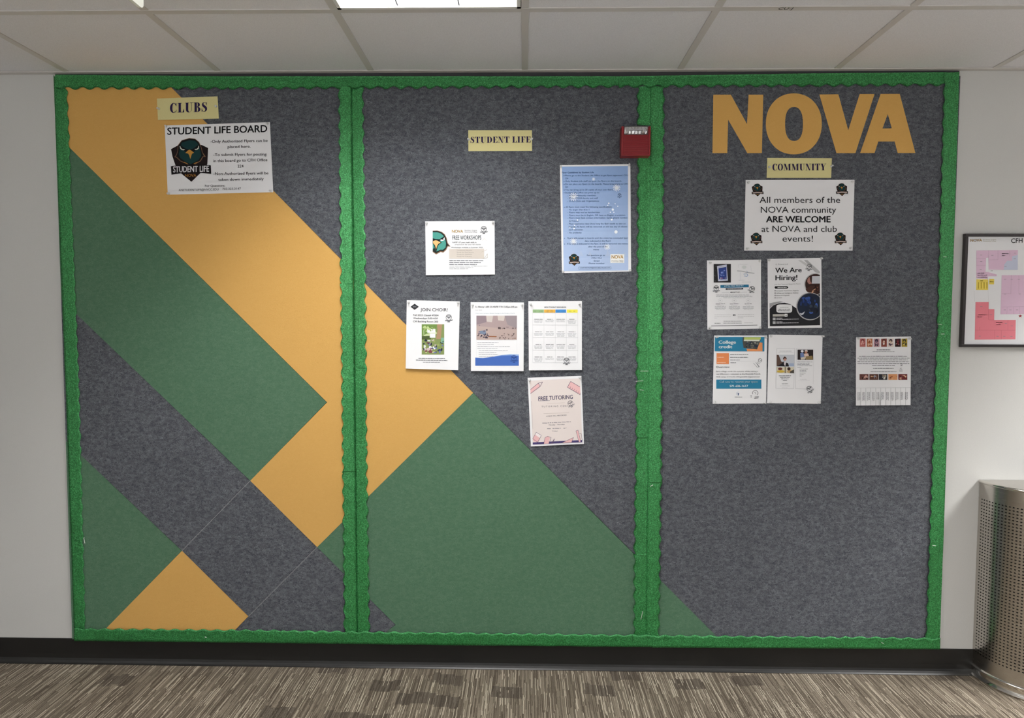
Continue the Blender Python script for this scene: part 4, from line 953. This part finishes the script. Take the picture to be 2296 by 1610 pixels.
s.part('approval_stamp').ringline(1062, 538, 32, 32, 6, '#3c3e44', 2, 14).line([(1045, 520), (1075, 545), (1085, 530)], 5, '#3c3e44', 2).line([(945, 585), (1010, 660), (1050, 655), (1005, 590)], 5, '#6a6c72', 2).line([(985, 570), (1040, 650)], 5, '#6a6c72', 2).line([(1005, 565), (1060, 605)], 4, '#3c3e44', 2)
s.part('approval_stamp').ringline(978, 1118, 50, 46, 7, '#3c3e44', 2, 16, 150, 410).line([(960, 1105), (985, 1115), (975, 1140)], 5, '#3c3e44', 2).line([(893, 1165), (915, 1170)], 10, '#55575c', 2).line([(893, 1188), (915, 1190)], 8, '#55575c', 2).line([(965, 1190), (1040, 1185)], 9, '#55575c', 2).line([(960, 1215), (1035, 1205)], 10, '#55575c', 2).done()

c = [(1218, 82), (2172, 95), (2140, 1310), (1185, 1300)]
s = Sheet('flyer', 'white flyer with two small framed columns of pictures, right of the College credit flyer', c, F8, pins=corners([(1252, 110), (2170, 108), (2098, 1282), (1240, 1275)], 'two-column picture flyer', use=(0, 1, 2, 3)), bulge=.003, group='flyers on the right panel', four=True)
s.part('column_frames').line([(1358, 328), (1678, 326), (1660, 1042), (1342, 1036), (1358, 328)], 3, '#a3a5aa', 1).line([(1708, 328), (2020, 332), (2004, 960)], 2.5, '#bdbfc3', 1).line([(1708, 328), (1690, 1040), (1880, 1046)], 3, '#a3a5aa', 1)
s.part('photo_print').photo(1358, 440, 1668, 648, '#c3c8d0', [('p', [(1358, 440), (1395, 445), (1440, 560), (1480, 570), (1470, 645), (1358, 640)], '#5d4a42'), ('p', [(1440, 600), (1480, 560), (1560, 590), (1578, 648), (1360, 645)], '#232126', 3), ('e', 1503, 510, 32, 40, '#b98c80', 4), ('p', [(1470, 500), (1500, 470), (1536, 500), (1530, 520), (1505, 495), (1478, 525)], '#2c2220', 5), ('p', [(1485, 570), (1525, 572), (1510, 640), (1492, 620)], '#dcd6da', 5), ('r', 1580, 590, 1664, 645, '#a3b1cc', 3)])
s.part('photo_print').photo(1354, 655, 1664, 765, '#d3cdb8', [('e', 1420, 690, 40, 24, '#6a3a34', 3), ('e', 1430, 735, 70, 22, '#cdb04a', 3), ('p', [(1500, 655), (1518, 655), (1518, 765), (1500, 765)], '#7a6a4c', 3), ('e', 1575, 690, 30, 30, '#3d2a26', 3), ('e', 1590, 735, 50, 26, '#c0a274', 3), ('p', [(1590, 740), (1664, 700), (1664, 765), (1600, 765)], '#4a4640', 4)])
s.part('photo_print').photo(1728, 348, 2006, 528, '#2c2526', [('e', 1810, 375, 26, 22, '#dcdfe4', 3), ('p', [(1775, 410), (1830, 400), (1850, 480), (1780, 500)], '#6f83b0', 3), ('e', 1880, 372, 28, 20, '#dcd0c8', 3), ('e', 1878, 398, 24, 20, '#b07a64', 4), ('p', [(1840, 420), (1915, 415), (1930, 460), (1850, 475)], '#d9c0b4', 3), ('p', [(1850, 470), (1990, 455), (2002, 520), (1880, 526)], '#8e7a54', 4), ('p', [(1780, 490), (1880, 470), (1860, 520), (1790, 525)], '#cfc6b8', 4)])
s.part('body_text')
for i, (x0, x1) in enumerate([(1395, 1612), (1418, 1592), (1438, 1568), (1468, 1540)]): s.bars(x0, x1, 818 + 27 * i, 11, '#5b5d63', unit=18)
s.bars(1450, 1558, 958, 9, '#66686e').bars(1412, 1590, 992, 4, '#a9abb0').bars(1450, 1550, 1025, 4, '#b9bbc0').bars(1410, 1620, 378, 7, '#9b9da3').bars(1385, 1655, 402, 4, '#b5b7bc')
for i in range(5): s.bars(1722, (1995, 1945, 1940, 1985, 1800)[i], 570 + 23.5 * i, 8, '#77797f', unit=20)
for i in range(6): s.bars(1765, (1915, 1880, 1885, 1870, 1838, 1800)[i], 694 + 25 * i, 7, '#66686e')
s.bars(1770, 1890, 878, 5, '#c0c2c6').bars(1735, 1950, 898, 4, '#c9cbcf')
s.part('approval_stamp').stamp(1938, 1040, 48, -28, '#2f3136', '#6a6c72').done()

F9 = FR(1890, 730, 8.05)
c = [(238, 210), (1228, 197), (1222, 1440), (232, 1447)]
s = Sheet('flyer', 'white tear-off flyer with rows of small portraits, alone at the right', c, F9, pins=corners([(275, 232), (1190, 232)], 'tear-off flyer'), bulge=.004, group='flyers on the right panel', cut=.74, ny=9)
s.part('photo_strip')
pal = [['#7a3a3c', '#b56a66', '#2e1a1c', '#d8a8a0'], ['#d8b098', '#b06a48', '#e8c8b0', '#8a5038'], ['#33283a', '#7a6070', '#201a24', '#b8909a'], ['#5a2a28', '#d8b8a8', '#e6dcd6', '#8a4a40'], ['#3a2c34', '#c8b49c', '#5c4a5a', '#e0d0c8'], ['#4a2024', '#7a3034', '#d8c0b8', '#2c1618'], ['#3a3a28', '#a8923a', '#6a6a40', '#d8c070']]
for i, x in enumerate((305, 430, 555, 690, 812, 940, 1058)):
    s.poly([(x, 238 if i else 232), (x + 104, 234), (x + 104, 384), (x, 384)], pal[i][1 if i in (0, 1, 6) else 3], 1); s.ell(x + 52, 275, 30, 34, pal[i][0], 2, 10); s.ell(x + 50, 290, 18, 22, pal[i][1 if i not in (0, 1) else 3], 3, 10); s.crowd(x + 4, 300, x + 100, 380, pal[i], 7, 20, 50 + i, 3)
for i, (x0, x1) in enumerate([(300, 462), (478, 640), (648, 802), (820, 985), (1000, 1162)]):
    p_ = [['#6a4440', '#caa094', '#2a1c1c', '#8a5a4c'], ['#5a3a30', '#9a7a6c', '#8a94a8', '#c8a07c'], ['#2c2a30', '#a89884', '#dcd8d0', '#6a6050'], ['#d89a6c', '#b06a48', '#e8b888', '#7a4430'], ['#6a2c2c', '#c08a80', '#30181a', '#e8c8a0']][i]
    s.rect(x0, 876, x1, 980, p_[0], 1, 2).crowd(x0 + 3, 878, x1 - 3, 978, p_, 14, 20, 60 + i, 2)
s.part('body_text').bars(610, 858, 445, 14, '#55575d').bars(535, 930, 475, 8, '#8b8d92')
for i, (x0, x1) in enumerate([(290, 1165), (262, 1205), (292, 1175), (262, 1195), (262, 1198), (525, 938)]): s.bars(x0, x1, 560 + 33 * i, 12, '#55575d', unit=22)
s.bars(545, 915, 778, 12, '#66686e').bars(498, 970, 838, 12, '#77797f')
s.line([(1035, 700), (1070, 690), (1060, 720), (1035, 730), (1080, 728)], 6, '#4a4c52', 2).line([(1030, 775), (1060, 768)], 7, '#66686e', 2).line([(1018, 805), (1070, 800)], 7, '#77797f', 2).line([(1018, 825), (1080, 820)], 7, '#77797f', 2)
s.flush()
# eleven tear-off tabs
for k in range(11):
    u0, u1 = k / 11 + .002, (k + 1) / 11 - .002; rr = random.Random(k); kick = rr.uniform(.0, .006) + (.006 if k in (1, 5) else 0)
    q = MB(); vs = []; n = 5
    for j in range(n + 1):
        v = .742 + (.998 - .742) * j / n
        for u in (u0, u1):
            x, y = s.bil(u, v); p = at(x, y, s.depth(x, y) - kick * (j / n) ** 1.6 * (1.2 if u == u0 and k in (1, 5) else 1)); vs.append(p)
    nf = len(vs); vs += [Vector((p.x, p.y + .0003, p.z)) for p in vs]
    fs = [(2 * j, 2 * j + 2, 2 * j + 3, 2 * j + 1) for j in range(n)]; fs += [tuple(a + nf for a in f[::-1]) for f in fs]
    fs += [(2 * j, 2 * j + nf, 2 * j + 2 + nf, 2 * j + 2) for j in range(n)] + [(2 * j + 1, 2 * j + 3, 2 * j + 3 + nf, 2 * j + 1 + nf) for j in range(n)]
    q.add(vs, fs, M_PAPER)
    for (y0, ln) in ((1200, 3),):
        for i in range(3):
            y = 1205; x = 268 + 85.6 * k + 18 * i
            yy = y
            while yy < 1335:
                h = rr.uniform(10, 26); pts = [(x, yy), (x + 8, yy), (x + 6, yy + h), (x - 2, yy + h)]; vv = []
                for a, b in pts:
                    X, Y2 = F9(a, b); u, v = s.uv(X, Y2); t = max(0, (v - .742) / .256); vv.append(at(X, Y2, s.depth(X, Y2) - kick * t ** 1.6 * 1.2 - .0006))
                q.add(vv, [(0, 3, 2, 1)], ink('#77797f')); yy += h + 7
    q.build('tear_off_tab', s.root)
s.done()

# ------------------------------------------------------------------ fire strobe
F11 = FR(1380, 280, 17.89)
YS = -.052
def wp(x, y, Y): p = at(*F11(x, y), Y); return p.x, p.z
x0, z1 = wp(240, 45, YS); x1, z0 = wp(1400, 1238, YS)
st = empty('fire_strobe', ((x0 + x1) / 2, YF, z0), 'red square fire alarm strobe with clear flash lens, over the second divider', 'fire alarm')
q = MB(); q.box((x0, YS + .004, z0), (x1, YF + .0005, z1), M_RED); q.build('housing', st, bevel=.003)
fx0, fx1 = x0 + .006, x1 - .004; zl0 = wp(0, 385, YS)[1]; zl1 = z1 - .0015; fr_z0 = z0 + .0025
q = MB()                                  # raised frame round the front
q.box((x0 + .0005, YS - .001, fr_z0), (x0 + .008, YS + .006, z1 - .001), M_RED); q.box((x1 - .006, YS - .001, fr_z0), (x1 - .0005, YS + .006, z1 - .001), M_RED)
q.box((x0 + .0005, YS - .001, z0 + .0005), (x1 - .0005, YS + .006, z0 + .0055), M_RED)
q.build('front_frame', st, bevel=.0008)
n = 17
for k in range(n):
    a = z0 + .006 + (zl0 - z0 - .008) * k / n; hgt = (zl0 - z0 - .008) / n
    q = MB(); q.box((x0 + .008, YS + .0015, a + hgt * .2), (x1 - .006, YS + .006, a + hgt * .9), M_RED); q.build('grille_slat', st)
lx0, lx1 = wp(370, 0, YS)[0], wp(1300, 0, YS)[0]
q = MB(); q.box((lx0 - .001, YS + .002, zl0), (lx1 + .001, YS + .012, zl1), M_DARK); q.build('lens_recess', st)
q = MB(); nseg = 7; hz = zl1 - zl0
for k in range(nseg):
    a = lx0 + (lx1 - lx0) * k / nseg; b = lx0 + (lx1 - lx0) * (k + 1) / nseg; m_ = (a + b) / 2; rr = random.Random(k + 3); zc = zl0 + hz * rr.uniform(.35, .65)
    q.add([(a, YS + .0015, zl0 + .002), (b, YS + .0015, zl0 + .002), (b, YS + .0015, zl1 - .003), (a, YS + .0015, zl1 - .003), (m_, YS - .004 - .003 * rr.random(), zc)], [(0, 1, 4), (1, 2, 4), (2, 3, 4), (3, 0, 4)], M_MIRROR)
q.build('reflector', st)
q = MB(); q.tube((lx0 + .02, YS - .006, zl0 + hz * .55), (lx1 - .02, YS - .006, zl0 + hz * .55), .0022, mat('flash_tube', (.9, .9, .95), .1), 10); q.build('flash_tube', st, smooth=True)
q = MB(); q.add([(lx0, YS + .001, zl0), (lx1, YS + .001, zl0), (lx1, YS + .001, zl1), (lx0, YS + .001, zl1), (lx0 + .005, YS - .012, zl0 + .003), (lx1 - .005, YS - .012, zl0 + .003), (lx1 - .005, YS - .012, zl1 - .003), (lx0 + .005, YS - .012, zl1 - .003)],
                [(4, 5, 6, 7), (0, 1, 5, 4), (1, 2, 6, 5), (2, 3, 7, 6), (3, 0, 4, 7), (3, 2, 1, 0)], M_CLEAR)
q.build('clear_lens', st)

# ------------------------------------------------------------------ framed floor map
F10 = FR(2096, 500, 5.365)
YM = -.014
mx0, mz1 = at(*F10(352, 130), YM).x, at(*F10(352, 128), YM).z; mz0 = at(*F10(325, 1493), YM).z; mx0 = (mx0 + at(*F10(325, 1493), YM).x) / 2; mx1 = mx0 + .60; fw_ = .0115
mp = empty('framed_map', ((mx0 + mx1) / 2, 0, mz0), 'black-framed building floor map on the white wall right of the board', 'map')
for nm, a, b in (('frame_rail', (mx0, YM - .004, mz1 - fw_), (mx1, -.001, mz1)), ('frame_rail', (mx0, YM - .004, mz0), (mx1, -.001, mz0 + fw_)), ('frame_stile', (mx0, YM - .0038, mz0 + fw_), (mx0 + fw_, -.001, mz1 - fw_)), ('frame_stile', (mx1 - fw_, YM - .0038, mz0 + fw_), (mx1, -.001, mz1 - fw_))):
    q = MB(); q.box(a, b, M_FRAME); q.build(nm, mp, bevel=.001)
q = MB(); q.box((mx0 + fw_, -.009, mz0 + fw_), (mx1 - fw_, -.004, mz1 - fw_), M_PAPER); q.build('map_sheet', mp)
class Map(Sheet):
    def __init__(s): s.fr = F10; s.q = None; s.root = mp; s.pins = []; s.what = ''
    def P(s, x, y, layer, raw=False): return at(*s.fr(x, y), -.0093 - .0002 * layer)
s = Map()
s.part('heading_text').text('CFH', 918, 1056, 240, 236, 52, '#3a3a3e', .012).text('NOVA', 428, 568, 226, 222, 32, '#c8a468', .03).text('Northern Virginia', 580, 738, 206, 204, 12, '#9a8f74').text('Community College', 580, 738, 224, 222, 12, '#9a8f74')
s.part('floor_plan')
LV, LB, YE, RD = '#e2c3da', '#cbd0e4', '#eed766', '#e88794'
s.poly([(500, 330), (1000, 325), (998, 385), (930, 430), (930, 455), (870, 455), (835, 500), (828, 565), (648, 560), (645, 415), (618, 420), (610, 590), (640, 590), (745, 620), (745, 640), (640, 642), (638, 672), (498, 665)], LV, 1)
s.poly([(998, 385), (998, 565), (828, 565), (835, 500), (870, 455), (930, 455), (930, 400)], LB, 1.5)
s.poly([(500, 678), (642, 678), (642, 805), (498, 805)], YE, 1).poly([(655, 672), (715, 672), (712, 738), (652, 738)], YE, 1)
s.poly([(805, 628), (1500, 624), (1495, 1096), (790, 1098)], LV, 1)
s.poly([(490, 952), (648, 952), (648, 1035), (716, 1037), (714, 1166), (974, 1166), (970, 1400), (480, 1404)], RD, 1)
s.line([(640, 810), (655, 1030)], 1.5, '#b9b9bd').line([(475, 820), (480, 945)], 1.5, '#b9b9bd').line([(1000, 1150), (1000, 1410)], 1.5, '#c4c4c8')
for l in [[(648, 330), (648, 415)], [(650, 445), (760, 440)], [(760, 330), (760, 440)], [(900, 330), (900, 400)], [(500, 430), (612, 430)], [(500, 510), (612, 510)], [(920, 630), (915, 850)], [(805, 850), (915, 850)], [(1010, 630), (1010, 850)], [(805, 1010), (1075, 1006)], [(870, 1010), (868, 1098)], [(950, 1010), (948, 1098)], [(1020, 1010), (1018, 1098)]]: s.line(l, 2, '#b295aa', 2)
for l in [[(648, 1035), (648, 1165), (714, 1166)], [(485, 1290), (970, 1292)], [(720, 1292), (720, 1402)], [(800, 1292), (800, 1402)], [(880, 1166), (880, 1292)], [(540, 1250), (540, 1292)]]: s.line(l, 2, '#b65866', 2)
for i in range(4): s.line([(525 + 34 * i, 712), (525 + 34 * i, 790)], 14, '#c2a940', 2)
s.part('map_text')
for x0, x1, y, c_ in [(808, 888, 372, '#94788e'), (808, 848, 396, '#94788e'), (912, 985, 486, '#55607a'), (915, 965, 508, '#55607a'), (512, 595, 607, '#86558a'), (512, 630, 631, '#86558a'), (515, 630, 656, '#86558a'), (548, 588, 698, '#6b5a1a'), (658, 710, 712, '#8a7630'), (518, 622, 1110, '#99404e'), (512, 568, 1134, '#99404e'), (738, 822, 1200, '#99404e'), (738, 790, 1226, '#99404e')]: s.bars(x0, x1, y, 9, c_)
for x, y in [(558, 388), (558, 466), (552, 560), (692, 392), (965, 366), (962, 434), (850, 524), (560, 1008), (675, 1106), (855, 1212), (925, 1240), (540, 1364), (755, 1366), (835, 1366), (922, 1366), (845, 680), (925, 680), (1010, 680), (845, 858), (1022, 856), (685, 577), (842, 1048), (910, 1048), (990, 1048)]: s.bars(x - 13, x + 13, y, 5, '#8d7f88', layer=2, unit=26)
s.poly([(1005, 1112), (1022, 1112), (1028, 1100), (1034, 1112), (1052, 1112), (1038, 1122), (1044, 1138), (1028, 1128), (1012, 1138), (1018, 1122)], '#a03038', 2).flush()

# ------------------------------------------------------------------ steel bin
bx, Rb, ST = 1.841, .225, .020
def arc(r_, n=72):
    """half-round outline from the wall at the left to the wall at the right: list of (x, y, arclength)"""
    cx = bx + Rb; o = [(cx - r_, -.002, 0.0), (cx - r_, -ST, ST - .002)]
    for i in range(1, n + 1):
        a = math.pi * i / n; o.append((cx - r_ * math.cos(a), -ST - r_ * math.sin(a), ST + r_ * a))
    o.append((cx + r_, -.002, o[-1][2] + ST)); return o
def along(r_, sdist):
    cx = bx + Rb
    if sdist < ST: return cx - r_, -sdist, (-1, 0)
    a = (sdist - ST) / r_
    if a > math.pi: return cx + r_, -ST + (sdist - ST - math.pi * r_), (1, 0)
    return cx - r_ * math.cos(a), -ST - r_ * math.sin(a), (-math.cos(a), -math.sin(a))
binr = empty('waste_bin', (bx + Rb, -.1, 0), 'half-round perforated stainless steel waste bin against the wall at the right', 'bin')
def band(name, r0, r1, z0, z1, m, closed=True, smooth=True):
    q = MB(); A = arc(r0); B = arc(r1); n = len(A); vs = [(x, y, z0) for x, y, _ in A] + [(x, y, z1) for x, y, _ in B]
    q.add(vs, [(i, i + 1, n + i + 1, n + i) for i in range(n - 1)], m); return q
def ringpart(name, prof, m):
    """profile of (radius, z) swept round the half circle"""
    q = MB(); L = [arc(r_) for r_, _ in prof]; n = len(L[0]); vs = [(x, y, prof[k][1]) for k in range(len(prof)) for x, y, _ in L[k]]
    fs = [(k * n + i, k * n + i + 1, (k + 1) * n + i + 1, (k + 1) * n + i) for k in range(len(prof) - 1) for i in range(n - 1)]
    q.add(vs, fs, m); return q.build(name, binr, smooth=True)
ZT = .807; Rr = Rb - .002
zp0, zp1 = .098, .737
ringpart('upper_band', [(Rr, zp1), (Rr, ZT - .012)], M_STEEL)
ringpart('lower_band', [(Rr, .045), (Rr, zp0)], M_STEEL)
ringpart('top_rim', [(Rr, ZT - .012), (Rb + .002, ZT - .011), (Rb + .003, ZT - .006), (Rb + .001, ZT - .001), (Rb - .003, ZT)], M_STEEL2)
ringpart('base_ring', [(Rb + .004, .0), (Rb + .007, .003), (Rb + .007, .007), (Rb + .003, .010), (Rb + .003, .036), (Rb + .005, .040), (Rb + .004, .044), (Rr, .047)], M_STEEL2)
# perforated sheet: every slot is a real hole
q = MB(); rows = 51; pz = (zp1 - zp0) / rows; tot = 2 * ST + math.pi * Rr; cols = 58; ps = tot / cols
hw, hh = .0037, .0022
def pp(sd, z): x, y, _ = along(Rr, sd); return (x, y, z)
for i in range(cols):
    s0 = i * ps; s1 = s0 + ps; sm = (s0 + s1) / 2
    if i in (0, cols - 1):
        q.add([pp(s0, zp0), pp(s1, zp0), pp(s1, zp1), pp(s0, zp1)], [(0, 1, 2, 3)], M_STEEL); continue
    for j in range(rows):
        za = zp0 + j * pz; zb = za + pz; zm = (za + zb) / 2
        hole = [(sm - hw, zm), (sm - hw * .6, zm - hh), (sm + hw * .6, zm - hh), (sm + hw, zm), (sm + hw * .6, zm + hh), (sm - hw * .6, zm + hh)]
        vs = [pp(s0, zm), pp(s0, za), pp(s1, za), pp(s1, zm), pp(s1, zb), pp(s0, zb)] + [pp(a, b) for a, b in hole]
        q.add(vs, [(k, (k + 1) % 6, 6 + (k + 1) % 6, 6 + k) for k in range(6)], M_STEEL)
q.build('perforated_panel', binr, smooth=True)
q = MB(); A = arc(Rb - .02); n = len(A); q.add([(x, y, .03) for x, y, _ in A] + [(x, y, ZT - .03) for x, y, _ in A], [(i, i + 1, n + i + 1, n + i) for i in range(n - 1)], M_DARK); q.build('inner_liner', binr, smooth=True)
q = MB(); q.box((bx + .004, -.004, .03), (bx + 2 * Rb - .004, -.002, ZT - .002), M_STEEL); q.build('back_plate', binr)
oc = bx + Rb
out_l = [(x, y) for x, y, _ in arc(Rb - .003)]; hole = [(oc + .115 * math.cos(R(a)), -.118 + .085 * math.sin(R(a))) for a in range(0, 360, 12)]
tri = tessellate_polygon([[Vector((x, y, 0)) for x, y in out_l], [Vector((x, y, 0)) for x, y in hole]])
allp = out_l + hole; q = MB(); q.add([(x, y, ZT - .001) for x, y in allp], [tuple(t) for t in tri], M_STEEL)
o0 = len(out_l); k = len(hole); q.add([(x, y, ZT - .001) for x, y in hole] + [(x, y, ZT - .03) for x, y in hole], [(i, (i + 1) % k, k + (i + 1) % k, k + i) for i in range(k)], M_STEEL)
q.build('top_plate', binr)
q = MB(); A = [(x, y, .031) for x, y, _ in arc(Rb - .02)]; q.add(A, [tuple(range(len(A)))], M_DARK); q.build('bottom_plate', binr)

# ------------------------------------------------------------------ hanging sign, its corner shows at the top left
sx, sy, sz = -.902, -1.07, 2.162
sg = empty('hanging_sign', (sx, sy - .15, sz), 'corner of a white acrylic sign hanging from the ceiling at the top left', 'sign')
def rrect(y0, y1, z0, z1, r_, n=6):
    o = []
    for cy, cz, a0 in ((y1 - r_, z1 - r_, 0), (y0 + r_, z1 - r_, 90), (y0 + r_, z0 + r_, 180), (y1 - r_, z0 + r_, 270)):
        for i in range(n + 1): a = R(a0 + 90 * i / n); o.append((cy + r_ * math.cos(a), cz + r_ * math.sin(a)))
    return o
pr = rrect(sy - .31, sy, sz, sz + .19, .012); n = len(pr)
q = MB(); q.add([(sx - .004, y, z) for y, z in pr] + [(sx + .004, y, z) for y, z in pr], [tuple(range(n))[::-1], tuple(range(n, 2 * n))] + [(i, (i + 1) % n, n + (i + 1) % n, n + i) for i in range(n)], M_SIGN); q.build('sign_panel', sg)
q = MB(); q.box((sx - .02, sy - .30, sz + .19), (sx + .02, sy - .01, H - .0005), M_WHITE); q.build('mounting_bracket', sg, bevel=.002)

# pencilled mark on the cross tee
cu = glyphs('CU-J', .01); vs, fs, g0, g1 = cu; q = MB()
a = Vector((.80, -.500, H - .0016)); k = .045 / (g1 - g0)
q.add([(a.x + (x - g0) * k, a.y - y / caph() * .014, a.z) for x, y in vs], fs, ink('#3a3a3a')); q.build('ink_mark', ceiling)
